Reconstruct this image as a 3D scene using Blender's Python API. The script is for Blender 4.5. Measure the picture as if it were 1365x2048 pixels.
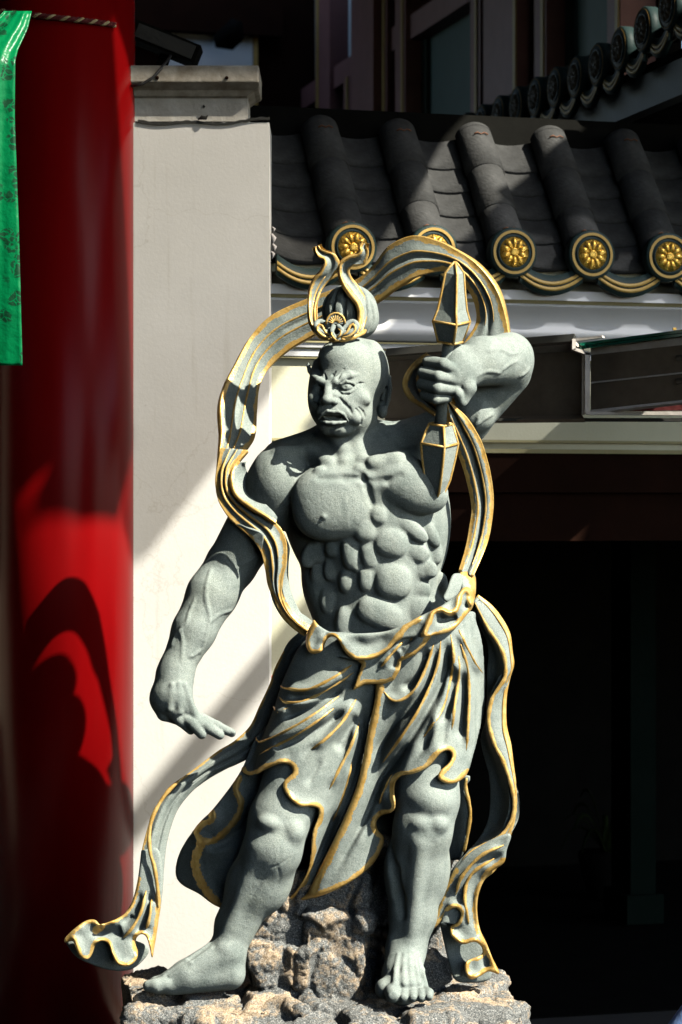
import bpy, bmesh, math, random
import numpy as np
from mathutils import Vector, Matrix

random.seed(7)
for _o in list(bpy.data.objects):
    bpy.data.objects.remove(_o, do_unlink=True)
SC = bpy.context.scene
COL = SC.collection
R = math.radians

# ------------------------------------------------------------------ camera
CAM_D, CAM_Z, FPX = 7.5, 2.0, 4800.0           # distance to the statue, eye height, focal length in photo pixels
cam = bpy.data.cameras.new('camera')
cam.sensor_fit = 'VERTICAL'
cam.sensor_height = 36.0
cam.sensor_width = 24.0
cam.lens = FPX / 2048.0 * 36.0
cam.clip_start = 0.1
cam.clip_end = 500
cam.dof.use_dof = True
cam.dof.focus_distance = 7.42
cam.dof.aperture_fstop = 4.5
camo = bpy.data.objects.new('camera', cam)
COL.objects.link(camo)
camo.location = (0, -CAM_D, CAM_Z)
camo.rotation_euler = (R(90), 0, 0)
SC.camera = camo

# ------------------------------------------------------------------ sky and sun
SUN_EL, SUN_AZ = 44.5, 56.0                     # elevation; angle to the right of the camera's back
w = bpy.data.worlds.new('World')
SC.world = w
w.use_nodes = True
_nt = w.node_tree
_bg = _nt.nodes['Background']
_sky = _nt.nodes.new('ShaderNodeTexSky')
_sky.sky_type = 'NISHITA'
_sky.sun_disc = False
_sky.sun_elevation = R(SUN_EL)
_sky.sun_rotation = R(180 - SUN_AZ)
_nt.links.new(_sky.outputs[0], _bg.inputs[0])
_bg.inputs[1].default_value = 0.12
sunl = bpy.data.lights.new('sun', 'SUN')
sunl.energy = 5.0
sunl.angle = R(0.5)
sunl.color = (1.0, 0.94, 0.82)
suno = bpy.data.objects.new('sun', sunl)
COL.objects.link(suno)
SUNV = Vector((math.sin(R(SUN_AZ)) * math.cos(R(SUN_EL)), -math.cos(R(SUN_AZ)) * math.cos(R(SUN_EL)), math.sin(R(SUN_EL))))
suno.rotation_euler = SUNV.to_track_quat('Z', 'Y').to_euler()
suno.location = (4, -6, 9)

SC.view_settings.view_transform = 'Standard'
SC.view_settings.look = 'None'
SC.view_settings.gamma = 1.0
SC.view_settings.use_curve_mapping = False
SC.view_settings.exposure = 1.08
SC.cycles.max_bounces = 6
SC.cycles.diffuse_bounces = 0
SC.cycles.glossy_bounces = 2
SC.cycles.transparent_max_bounces = 8

# ------------------------------------------------------------------ helpers
def P(u, v, y=0.0):
    """photo pixel (u, v) at world depth y (metres behind the statue) -> world point"""
    s = (CAM_D + y) / FPX
    return Vector(((u - 682.5) * s, y, CAM_Z + (1024.0 - v) * s))

PXM = 640.0                                     # photo pixels per metre at the statue
def Pd(u, v, d):
    return P(u, v, d / PXM)

def map_px(a):
    """(n,3) array of u, v, d in pixels -> world metres"""
    y = a[:, 2] / PXM
    s = (CAM_D + y) / FPX
    return np.stack([(a[:, 0] - 682.5) * s, y, CAM_Z + (1024.0 - a[:, 1]) * s], 1)

def adopt(o, parent):
    """parent a mesh whose vertices are already in world coordinates"""
    if parent is not None:
        o.parent = parent
        if parent.parent is None:
            o.matrix_parent_inverse = Matrix.Translation(-Vector(parent.location))
    return o

def mesh_obj(name, verts, faces, mat=None, parent=None, smooth=False, mats=None, fmat=None):
    me = bpy.data.meshes.new(name)
    if isinstance(verts, np.ndarray):
        verts = verts.tolist()
    if isinstance(faces, np.ndarray):
        faces = faces.tolist()
    me.from_pydata(verts, [], faces)
    for m in (mats or ([mat] if mat else [])):
        me.materials.append(m)
    if fmat is not None:
        me.polygons.foreach_set('material_index', fmat)
    if smooth:
        me.polygons.foreach_set('use_smooth', [True] * len(me.polygons))
    me.update()
    o = bpy.data.objects.new(name, me)
    COL.objects.link(o)
    adopt(o, parent)
    return o

def thing(name, label, cat, loc=(0, 0, 0), group=None):
    o = bpy.data.objects.new(name, None)
    COL.objects.link(o)
    o.location = loc
    o['label'] = label
    o['category'] = cat
    o.empty_display_size = 0.1
    if group:
        o['group'] = group
    return o

def tag(o, label, cat, group=None):
    o['label'] = label
    o['category'] = cat
    if group:
        o['group'] = group
    return o

class MB:
    """collects shapes and links them as one mesh"""
    def __init__(s):
        s.v = []; s.f = []; s.sm = []
    def add(s, vs, fs, smooth=False):
        n = len(s.v)
        s.v.extend([tuple(x) for x in vs])
        s.f.extend([tuple(i + n for i in f) for f in fs])
        s.sm.extend([smooth] * len(fs))
        return s
    def box(s, a, b, M=None):
        (x0, y0, z0), (x1, y1, z1) = a, b
        vs = [Vector(p) for p in ((x0,y0,z0),(x1,y0,z0),(x1,y1,z0),(x0,y1,z0),(x0,y0,z1),(x1,y0,z1),(x1,y1,z1),(x0,y1,z1))]
        if M is not None:
            vs = [M @ p for p in vs]
        return s.add(vs, [(0,3,2,1),(4,5,6,7),(0,1,5,4),(1,2,6,5),(2,3,7,6),(3,0,4,7)])
    def prism(s, poly, y0, y1, M=None):
        """poly in local x,z extruded along local y; counter-clockwise seen from -y"""
        n = len(poly)
        vs = [Vector((p[0], y0, p[1])) for p in poly] + [Vector((p[0], y1, p[1])) for p in poly]
        if M is not None:
            vs = [M @ p for p in vs]
        fs = [tuple(range(n)), tuple(range(2*n-1, n-1, -1))]
        fs += [(i, i + n, (i+1) % n + n, (i+1) % n) for i in range(n)]
        return s.add(vs, fs)
    def tube(s, pts, rad, n=8, M=None, flat=1.0, nrm=None):
        """swept tube; rad may be a list; nrm = optional direction flattened by `flat`"""
        pts = [Vector(p) for p in pts]
        if M is not None:
            pts = [M @ p for p in pts]
        m = len(pts)
        rad = [rad] * m if not hasattr(rad, '__len__') else rad
        vs = []
        up = Vector(nrm) if nrm is not None else None
        last = None
        for i, p in enumerate(pts):
            t = (pts[min(i+1, m-1)] - pts[max(i-1, 0)])
            t = t.normalized() if t.length > 1e-9 else Vector((0,0,1))
            ref = up if up is not None else (last if last is not None else (Vector((0,0,1)) if abs(t.z) < .9 else Vector((1,0,0))))
            b = t.cross(ref)
            if b.length < 1e-6:
                b = t.cross(Vector((0.3, 1, 0.2)))
            b.normalize()
            a = b.cross(t).normalized()
            last = a
            for k in range(n):
                q = 2 * math.pi * k / n
                vs.append(p + a * (math.cos(q) * rad[i] * flat) + b * (math.sin(q) * rad[i]))
        fs = []
        for i in range(m - 1):
            for k in range(n):
                k2 = (k + 1) % n
                fs.append((i*n+k, (i+1)*n+k, (i+1)*n+k2, i*n+k2))
        fs.append(tuple(range(n)))
        fs.append(tuple((m-1)*n + k for k in range(n-1, -1, -1)))
        return s.add(vs, fs, True)
    def build(s, name, mat, parent=None):
        o = mesh_obj(name, s.v, s.f, mat, parent)
        o.data.polygons.foreach_set('use_smooth', s.sm)
        return o

def catmull(pts, n):
    """resample a polyline of any dimension to n points along a Catmull-Rom spline, even in arc length"""
    p = np.asarray(pts, float)
    if len(p) == 2:
        t = np.linspace(0, 1, n)[:, None]
        return p[0] * (1 - t) + p[1] * t
    q = np.vstack([2 * p[0] - p[1], p, 2 * p[-1] - p[-2]])
    out = []
    for i in range(1, len(q) - 2):
        t = np.linspace(0, 1, 16, endpoint=False)[:, None]
        a, b, c, d = q[i-1], q[i], q[i+1], q[i+2]
        out.append(.5 * ((2*b) + (-a + c)*t + (2*a - 5*b + 4*c - d)*t*t + (-a + 3*b - 3*c + d)*t**3))
    out.append(q[-2][None])
    s = np.vstack(out)
    L = np.concatenate([[0], np.cumsum(np.linalg.norm(np.diff(s[:, :2], axis=0), axis=1))])
    tt = np.linspace(0, L[-1], n)
    return np.stack([np.interp(tt, L, s[:, k]) for k in range(s.shape[1])], 1)

# ------------------------------------------------------------------ materials
def new_mat(name):
    m = bpy.data.materials.new(name)
    m.use_nodes = True
    nt = m.node_tree
    b = nt.nodes['Principled BSDF']
    return m, nt, b

def N(nt, kind, **kw):
    n = nt.nodes.new(kind)
    for k, v in kw.items():
        if k in n.inputs.keys():
            n.inputs[k].default_value = v
        else:
            setattr(n, k, v)
    return n

def ramp(nt, src, stops):
    r = nt.nodes.new('ShaderNodeValToRGB')
    e = r.color_ramp.elements
    while len(e) < len(stops):
        e.new(.5)
    for i, (p, c) in enumerate(stops):
        e[i].position = p
        e[i].color = (*c, 1) if len(c) == 3 else c
    nt.links.new(src, r.inputs[0])
    return r

def mat_basic(name, c1, c2=None, scale=6, rough=.7, metal=0, bump=.15, bscale=60, detail=6, spec=.5, bdist=.01):
    """two-tone noise colour with a fine bump"""
    m, nt, b = new_mat(name)
    tc = N(nt, 'ShaderNodeTexCoord')
    n1 = N(nt, 'ShaderNodeTexNoise', Scale=scale, Detail=detail, Roughness=.6)
    nt.links.new(tc.outputs['Object'], n1.inputs['Vector'])
    rp = ramp(nt, n1.outputs[0], [(.3, c1), (.7, c2 or c1)])
    nt.links.new(rp.outputs[0], b.inputs['Base Color'])
    b.inputs['Roughness'].default_value = rough
    b.inputs['Metallic'].default_value = metal
    b.inputs['Specular IOR Level'].default_value = spec
    if bump:
        n2 = N(nt, 'ShaderNodeTexNoise', Scale=bscale, Detail=4)
        nt.links.new(tc.outputs['Object'], n2.inputs['Vector'])
        bp = N(nt, 'ShaderNodeBump', Strength=bump, Distance=bdist)
        nt.links.new(n2.outputs[0], bp.inputs['Height'])
        nt.links.new(bp.outputs[0], b.inputs['Normal'])
    return m

def mat_stone():
    m, nt, b = new_mat('carved_grey_stone')
    tc = N(nt, 'ShaderNodeTexCoord')
    g = N(nt, 'ShaderNodeTexNoise', Scale=430, Detail=3, Roughness=.7)
    l = N(nt, 'ShaderNodeTexNoise', Scale=7, Detail=8, Roughness=.68)
    mp = N(nt, 'ShaderNodeMapping'); mp.inputs['Scale'].default_value = (26, 26, 2.2)
    st = N(nt, 'ShaderNodeTexNoise', Scale=1.0, Detail=5, Roughness=.6)
    nt.links.new(tc.outputs['Object'], mp.inputs[0]); nt.links.new(mp.outputs[0], st.inputs['Vector'])
    for n in (g, l):
        nt.links.new(tc.outputs['Object'], n.inputs['Vector'])
    rg = ramp(nt, g.outputs[0], [(.30, (.155, .195, .178)), (.5, (.27, .315, .292)), (.68, (.415, .455, .425))])
    rl = ramp(nt, l.outputs[0], [(.27, (.60, .64, .64)), (.5, (1, 1, 1)), (.78, (1.1, 1.08, 1.02))])
    rs = ramp(nt, st.outputs[0], [(.30, (.74, .77, .77)), (.46, (1, 1, 1))])
    mx = N(nt, 'ShaderNodeMix', data_type='RGBA', blend_type='MULTIPLY'); mx.inputs[0].default_value = 1
    m2 = N(nt, 'ShaderNodeMix', data_type='RGBA', blend_type='MULTIPLY'); m2.inputs[0].default_value = .8
    nt.links.new(rg.outputs[0], mx.inputs[6]); nt.links.new(rl.outputs[0], mx.inputs[7])
    nt.links.new(mx.outputs[2], m2.inputs[6]); nt.links.new(rs.outputs[0], m2.inputs[7])
    nt.links.new(m2.outputs[2], b.inputs['Base Color'])
    b.inputs['Roughness'].default_value = .82
    b.inputs['Specular IOR Level'].default_value = .25
    h = N(nt, 'ShaderNodeTexNoise', Scale=170, Detail=7, Roughness=.75)
    h2 = N(nt, 'ShaderNodeTexNoise', Scale=30, Detail=4, Roughness=.6)
    for n in (h, h2):
        nt.links.new(tc.outputs['Object'], n.inputs['Vector'])
    bp = N(nt, 'ShaderNodeBump', Strength=.4, Distance=.004)
    b2 = N(nt, 'ShaderNodeBump', Strength=.25, Distance=.012)
    nt.links.new(h2.outputs[0], b2.inputs['Height']); nt.links.new(b2.outputs[0], bp.inputs['Normal'])
    nt.links.new(h.outputs[0], bp.inputs['Height'])
    nt.links.new(bp.outputs[0], b.inputs['Normal'])
    return m

def mat_gold(name='gold_paint', c1=(.58, .35, .085), c2=(.80, .58, .23), metal=.35, rough=.38):
    m, nt, b = new_mat(name)
    tc = N(nt, 'ShaderNodeTexCoord')
    n1 = N(nt, 'ShaderNodeTexNoise', Scale=28, Detail=8, Roughness=.7)
    n2 = N(nt, 'ShaderNodeTexNoise', Scale=160, Detail=4)
    for n in (n1, n2):
        nt.links.new(tc.outputs['Object'], n.inputs['Vector'])
    rp = ramp(nt, n1.outputs[0], [(.26, tuple(x * .5 for x in c1)), (.40, c1), (.72, c2)])
    nt.links.new(rp.outputs[0], b.inputs['Base Color'])
    b.inputs['Metallic'].default_value = metal
    rr = ramp(nt, n2.outputs[0], [(.3, (rough - .08,) * 3), (.7, (rough + .2,) * 3)])
    nt.links.new(rr.outputs[0], b.inputs['Roughness'])
    bp = N(nt, 'ShaderNodeBump', Strength=.3, Distance=.004)
    nt.links.new(n2.outputs[0], bp.inputs['Height'])
    nt.links.new(bp.outputs[0], b.inputs['Normal'])
    return m

STONE = mat_stone()
GOLD = mat_gold()
# ------------------------------------------------------------------ sculpting: signed distance fields in pixel space (u, v, d)
class Ops:
    def __init__(s):
        s.ops = []
    def _push(s, fn, lo, hi, k, mode):
        s.ops.append((fn, np.array(lo, float) - k - 4, np.array(hi, float) + k + 4, k, mode))
    def E(s, u, v, d, ru, rv, rd, th=0, k=10, yaw=0, sub=False, p=2):
        t, y = R(th), R(yaw)
        ct, st, cy, sy = math.cos(t), math.sin(t), math.cos(y), math.sin(y)
        def fn(U, V, D):
            a, b, c = U - u, V - v, D - d
            if yaw:
                a, c = a * cy + c * sy, -a * sy + c * cy
            if th:
                a, b = a * ct + b * st, -a * st + b * ct
            if p != 2:
                q = (np.abs(a / ru) ** p + np.abs(b / rv) ** p + np.abs(c / rd) ** p + 1e-9) ** (1 / p)
                return (q - 1) * min(ru, rv, rd)
            q = np.sqrt((a / ru) ** 2 + (b / rv) ** 2 + (c / rd) ** 2) + 1e-6
            g = np.sqrt((a / ru**2) ** 2 + (b / rv**2) ** 2 + (c / rd**2) ** 2) + 1e-9
            return q * (q - 1) / g
        m = max(ru, rv) if th else None
        eu, ev = (m, m) if th else (ru, rv)
        ed = rd
        if yaw:
            eu = ed = max(eu, ed)
        s._push(fn, (u - eu, v - ev, d - ed), (u + eu, v + ev, d + ed), k, -1 if sub else 1)
        return s
    def C(s, p, r1, q, r2, k=10, sub=False):
        p, q = np.array(p, float), np.array(q, float)
        ab = q - p
        L2 = float(ab @ ab) + 1e-9
        def fn(U, V, D):
            a, b, c = U - p[0], V - p[1], D - p[2]
            h = np.clip((a * ab[0] + b * ab[1] + c * ab[2]) / L2, 0, 1)
            return np.sqrt((a - h*ab[0])**2 + (b - h*ab[1])**2 + (c - h*ab[2])**2) - (r1 + (r2 - r1) * h)
        m = max(r1, r2)
        s._push(fn, np.minimum(p, q) - m, np.maximum(p, q) + m, k, -1 if sub else 1)
        return s
    def T(s, pts, rads, k=4, sub=False):
        rads = [rads] * len(pts) if not hasattr(rads, '__len__') else rads
        for i in range(len(pts) - 1):
            s.C(pts[i], rads[i], pts[i+1], rads[i+1], k, sub)
        return s
    def at(s, U, V, D):
        """field at arbitrary points"""
        F = np.full(np.broadcast(U, V, D).shape, 60.0)
        for fn, lo, hi, k, mode in s.ops:
            F = comb(F, fn(U, V, D), k, mode)
        return F
    def front(s, u, v, d0=-300, d1=200):
        """depth of the first surface met by the view ray through (u, v)"""
        D = np.arange(d0, d1, 1.0)
        F = np.full(D.shape, 60.0)
        for fn, lo, hi, k, mode in s.ops:
            if lo[0] <= u <= hi[0] and lo[1] <= v <= hi[1]:
                F = comb(F, fn(np.float64(u), np.float64(v), D), k, mode)
        i = np.argmax(F < 0)
        return float(D[i]) if F[i] < 0 else 40.0
    def on(s, pts, off=0.0):
        """lift (u, v) points onto the surface"""
        return [(u, v, s.front(u, v) + off) for u, v in pts]
    def mesh(s, lo, hi, h):
        lo = np.array(lo, float); hi = np.array(hi, float)
        n = np.ceil((hi - lo) / h).astype(int) + 1
        ax = [lo[i] + h * np.arange(n[i]) for i in range(3)]
        F = np.full(n, 60.0, np.float32)
        for fn, a, b, k, mode in s.ops:
            i0 = [max(0, int((a[i] - lo[i]) / h)) for i in range(3)]
            i1 = [min(n[i], int((b[i] - lo[i]) / h) + 2) for i in range(3)]
            if any(i1[i] <= i0[i] for i in range(3)):
                continue
            sl = tuple(slice(i0[i], i1[i]) for i in range(3))
            d = fn(ax[0][sl[0]][:, None, None].astype(np.float32), ax[1][sl[1]][None, :, None].astype(np.float32), ax[2][sl[2]][None, None, :].astype(np.float32))
            F[sl] = comb(F[sl], d, k, mode)
        return surface_nets(F, lo, h)

def comb(F, d, k, mode):
    if mode == 1:
        if k <= 0:
            return np.minimum(F, d)
        e = np.maximum(k - np.abs(F - d), 0) / k
        return np.minimum(F, d) - e * e * k * .25
    if k <= 0:
        return np.maximum(F, -d)
    e = np.maximum(k - np.abs(F + d), 0) / k
    return np.maximum(F, -d) + e * e * k * .25

def surface_nets(F, lo, h):
    ins = F < 0
    n = F.shape
    cnt = np.zeros((n[0]-1, n[1]-1, n[2]-1), np.int8)
    off = [(a, b, c) for a in (0, 1) for b in (0, 1) for c in (0, 1)]
    for a, b, c in off:
        cnt += ins[a:n[0]-1+a, b:n[1]-1+b, c:n[2]-1+c]
    cells = np.argwhere((cnt > 0) & (cnt < 8))
    if len(cells) == 0:
        return np.zeros((0, 3)), np.zeros((0, 4), int)
    vid = np.full(cnt.shape, -1, np.int32)
    vid[cells[:, 0], cells[:, 1], cells[:, 2]] = np.arange(len(cells))
    val = np.stack([F[cells[:, 0]+a, cells[:, 1]+b, cells[:, 2]+c] for a, b, c in off], 1).astype(float)
    acc = np.zeros((len(cells), 3)); num = np.zeros(len(cells))
    offa = np.array(off, float)
    for i in range(8):
        for j in range(i + 1, 8):
            if abs(offa[i] - offa[j]).sum() != 1:
                continue
            a, b = val[:, i], val[:, j]
            m = (a < 0) != (b < 0)
            t = np.where(m, a / np.where(m, a - b, 1), 0)
            p = offa[i] + t[:, None] * (offa[j] - offa[i])
            acc += p * m[:, None]; num += m
    V = (cells + acc / num[:, None]) * h + lo
    faces = []
    for ax in range(3):
        s0 = [slice(None)] * 3; s1 = [slice(None)] * 3
        s0[ax] = slice(0, n[ax]-1); s1[ax] = slice(1, n[ax])
        A, B = ins[tuple(s0)], ins[tuple(s1)]
        e = np.argwhere(A != B)
        o1, o2 = [(1, 2), (2, 0), (0, 1)][ax]
        e = e[(e[:, o1] > 0) & (e[:, o2] > 0) & (e[:, o1] < n[o1]-1) & (e[:, o2] < n[o2]-1)]
        if not len(e):
            continue
        def g(d1, d2):
            q = e.copy(); q[:, o1] += d1; q[:, o2] += d2
            return vid[q[:, 0], q[:, 1], q[:, 2]]
        quad = np.stack([g(-1, -1), g(0, -1), g(0, 0), g(-1, 0)], 1)
        flip = ~A[e[:, 0], e[:, 1], e[:, 2]]
        quad[flip] = quad[flip][:, ::-1]
        faces.append(quad)
    return V, np.vstack(faces)

def relax(V, Fq, it=1, w=.5):
    """a light Laplacian pass that takes the grid steps out of a surface"""
    e = np.vstack([Fq[:, [0, 1]], Fq[:, [1, 2]], Fq[:, [2, 3]], Fq[:, [3, 0]]])
    e = np.vstack([e, e[:, ::-1]])
    for _ in range(it):
        acc = np.stack([np.bincount(e[:, 0], V[e[:, 1], k], len(V)) for k in range(3)], 1)
        c = np.bincount(e[:, 0], minlength=len(V))[:, None]
        V = np.where(c > 0, V * (1 - w) + w * acc / np.maximum(c, 1), V)
    return V

def join_parts(parts):
    vs, fs, n = [], [], 0
    for V, Fq in parts:
        vs.append(V); fs.append(Fq + n); n += len(V)
    return np.vstack(vs), np.vstack(fs)

def smooth_mesh_obj(name, V, Fq, mat, parent=None):
    me = bpy.data.meshes.new(name)
    me.vertices.add(len(V)); me.vertices.foreach_set('co', V.astype(np.float32).ravel())
    me.loops.add(len(Fq) * 4); me.loops.foreach_set('vertex_index', Fq.astype(np.int32).ravel())
    me.polygons.add(len(Fq)); me.polygons.foreach_set('loop_start', np.arange(0, len(Fq) * 4, 4, dtype=np.int32))
    me.polygons.foreach_set('use_smooth', np.ones(len(Fq), bool))
    me.materials.append(mat)
    me.update(calc_edges=True)
    me.validate()
    o = bpy.data.objects.new(name, me)
    COL.objects.link(o)
    adopt(o, parent)
    return o

# ------------------------------------------------------------------ ribbons, strokes and cloth sheets
def loft(cols, n=120, m=24, thick=10, ripple=None):
    """cloth ribbon through several lengthwise curves (u, v, d), left edge first; returns grid of front points (n, m, 3), V, F"""
    cs = [catmull(c, n) for c in cols]
    G = np.zeros((n, m, 3))
    for i in range(n):
        G[i] = catmull([c[i] for c in cs], m) if len(cs) > 2 else catmull([cs[0][i], cs[1][i]], m)
    if ripple is not None:
        s = np.linspace(0, 1, m)[None, :]; t = np.linspace(0, 1, n)[:, None]
        G[:, :, 2] += ripple(s, t)
    return G

def slab_from_grid(G, thick):
    """closed sheet with a front grid and a back grid `thick` px behind it along the normal"""
    n, m = G.shape[:2]
    du = np.gradient(G, axis=0); ds = np.gradient(G, axis=1)
    nr = np.cross(du, ds)
    nr /= np.linalg.norm(nr, axis=2, keepdims=True) + 1e-9
    if nr[:, :, 2].mean() < 0:
        nr = -nr
    nr[:, :, 2] = np.maximum(nr[:, :, 2], .35)
    B = G + nr * thick
    idx = np.arange(n * m).reshape(n, m)
    f = np.stack([idx[:-1, :-1], idx[:-1, 1:], idx[1:, 1:], idx[1:, :-1]], 2).reshape(-1, 4)
    bk = f[:, ::-1] + n * m
    rim = np.concatenate([idx[:, 0], idx[-1, 1:], idx[-2::-1, -1], idx[0, -2:0:-1]])
    r2 = np.roll(rim, -1)
    side = np.stack([rim, r2, r2 + n * m, rim + n * m], 1)
    V = np.vstack([G.reshape(-1, 3), B.reshape(-1, 3)])
    # make the front face the camera
    a, b, c = V[f[0][0]], V[f[0][1]], V[f[0][2]]
    F = np.vstack([f, bk, side])
    if np.cross(b - a, c - b)[2] > 0:
        F = F[:, ::-1]
    return V, F

def sheet_obj(name, G, thick, mat, parent, gold=(0, 0), trange=(0, 1)):
    """closed ribbon; gold = painted width in px along the left and right edge"""
    V, F = slab_from_grid(G, thick)
    o = smooth_mesh_obj(name, map_px(V), F, mat, parent)
    if max(gold) > 0:
        n, m = G.shape[:2]
        seg = np.linalg.norm(np.diff(G, axis=1), axis=2)
        dl = np.concatenate([np.zeros((n, 1)), np.cumsum(seg, 1)], 1); dr = dl[:, -1:] - dl
        t = np.arange(n)[:, None] * 1.0
        jit = 1 + .14 * np.sin(t * .55 + 2) + .10 * np.sin(t * 1.7)
        tt = np.linspace(0, 1, n)[:, None]
        on = ((dl < gold[0] * jit) | (dr < gold[1] * jit)) & (tt >= trange[0]) & (tt <= trange[1])
        on = np.concatenate([on.ravel(), on.ravel()])
        idx = (on[F].mean(1) > .6).astype(np.int32)
        o.data.materials.append(GOLD)
        o.data.polygons.foreach_set('material_index', idx)
    return o

def stroke(pts, rad, depth=None, off=0.0, n=None, taper=True, flat=.7, sides=8, keep=False):
    """gold line: (u, v[, d]) points -> tube mesh in world space, lying `off` px in front of depth(u, v)"""
    L = sum(math.dist(a[:2], b[:2]) for a, b in zip(pts, pts[1:]))
    n = n or max(6, int(L / 6))
    c = catmull(pts, n)
    if c.shape[1] == 2:
        d = np.array([depth(x, y) for x, y in c])
        # follow the surface but without its jitter
        for _ in range(2):
            d[1:-1] = .25 * d[:-2] + .5 * d[1:-1] + .25 * d[2:]
        c = np.column_stack([c, d])
    c[:, 2] -= off
    t = np.linspace(0, 1, n)
    if taper:
        r = rad * np.clip(np.minimum(t, 1 - t) * 7 + .25, 0, 1)
    else:
        r = rad * np.clip(np.minimum(t, 1 - t) * 30 + .6, 0, 1)
    if not keep:
        r = r * (1 + .13 * np.sin(t * L * .11 + pts[0][0]) + .10 * np.sin(t * L * .29 + 1.3) + .06 * np.sin(t * L * .71))
    return c, r

class Gold:
    """gathers gold strokes of one garment into one mesh part"""
    def __init__(s):
        s.mb = MB()
    def line(s, pts, rad, depth=None, off=0.0, taper=True, flat=.7, sides=8, n=None):
        c, r = stroke(pts, rad, depth, off, n, taper)
        w = map_px(c)
        s.mb.tube([Vector(p) for p in w], list(r / PXM), sides, flat=flat, nrm=(0, -1, 0))
        return s
    def build(s, name, parent, mat=None):
        return s.mb.build(name, mat or GOLD, parent)

def poly_sdf(U, V, poly):
    """signed distance to a polygon on a 2-D grid (negative inside)"""
    p = np.asarray(poly, float)
    d = np.full(np.broadcast(U, V).shape, 1e9)
    ins = np.zeros(d.shape, bool)
    for a, b in zip(p, np.roll(p, -1, 0)):
        e = b - a
        wx, wy = U - a[0], V - a[1]
        h = np.clip((wx * e[0] + wy * e[1]) / (e @ e + 1e-9), 0, 1)
        d = np.minimum(d, (wx - h*e[0])**2 + (wy - h*e[1])**2)
        c = ((a[1] <= V) & (V < b[1])) | ((b[1] <= V) & (V < a[1]))
        with np.errstate(divide='ignore', invalid='ignore'):
            x = a[0] + (V - a[1]) * e[0] / (e[1] if abs(e[1]) > 1e-9 else 1e-9)
        ins ^= c & (U < x)
    d = np.sqrt(d)
    return np.where(ins, -d, d)

def line_dist(U, V, pts):
    """distance to a polyline, position along it (0..1) and signed side"""
    p = np.asarray(pts, float)
    seg = np.linalg.norm(np.diff(p, axis=0), axis=1)
    cum = np.concatenate([[0], np.cumsum(seg)]) / seg.sum()
    best = np.full(np.broadcast(U, V).shape, 1e9); tt = np.zeros(best.shape); sd = np.zeros(best.shape)
    for i in range(len(p) - 1):
        a, b = p[i], p[i+1]; e = b - a
        wx, wy = U - a[0], V - a[1]
        h = np.clip((wx * e[0] + wy * e[1]) / (e @ e + 1e-9), 0, 1)
        q = (wx - h*e[0])**2 + (wy - h*e[1])**2
        m = q < best
        best = np.where(m, q, best)
        tt = np.where(m, cum[i] + h * (cum[i+1] - cum[i]), tt)
        sd = np.where(m, np.sign(e[0] * wy - e[1] * wx), sd)
    return np.sqrt(best), tt, sd

def blur2(A, r):
    """separable box blur of a depth map, three passes"""
    for _ in range(3):
        for ax in (0, 1):
            pad = [(0, 0), (0, 0)]; pad[ax] = (r + 1, r)
            c = np.cumsum(np.pad(A, pad, mode='edge'), axis=ax)
            n = A.shape[ax]
            hi = np.take(c, np.arange(2*r+1, 2*r+1+n), axis=ax)
            lw = np.take(c, np.arange(0, n), axis=ax)
            A = (hi - lw) / (2*r + 1)
    return A

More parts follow.
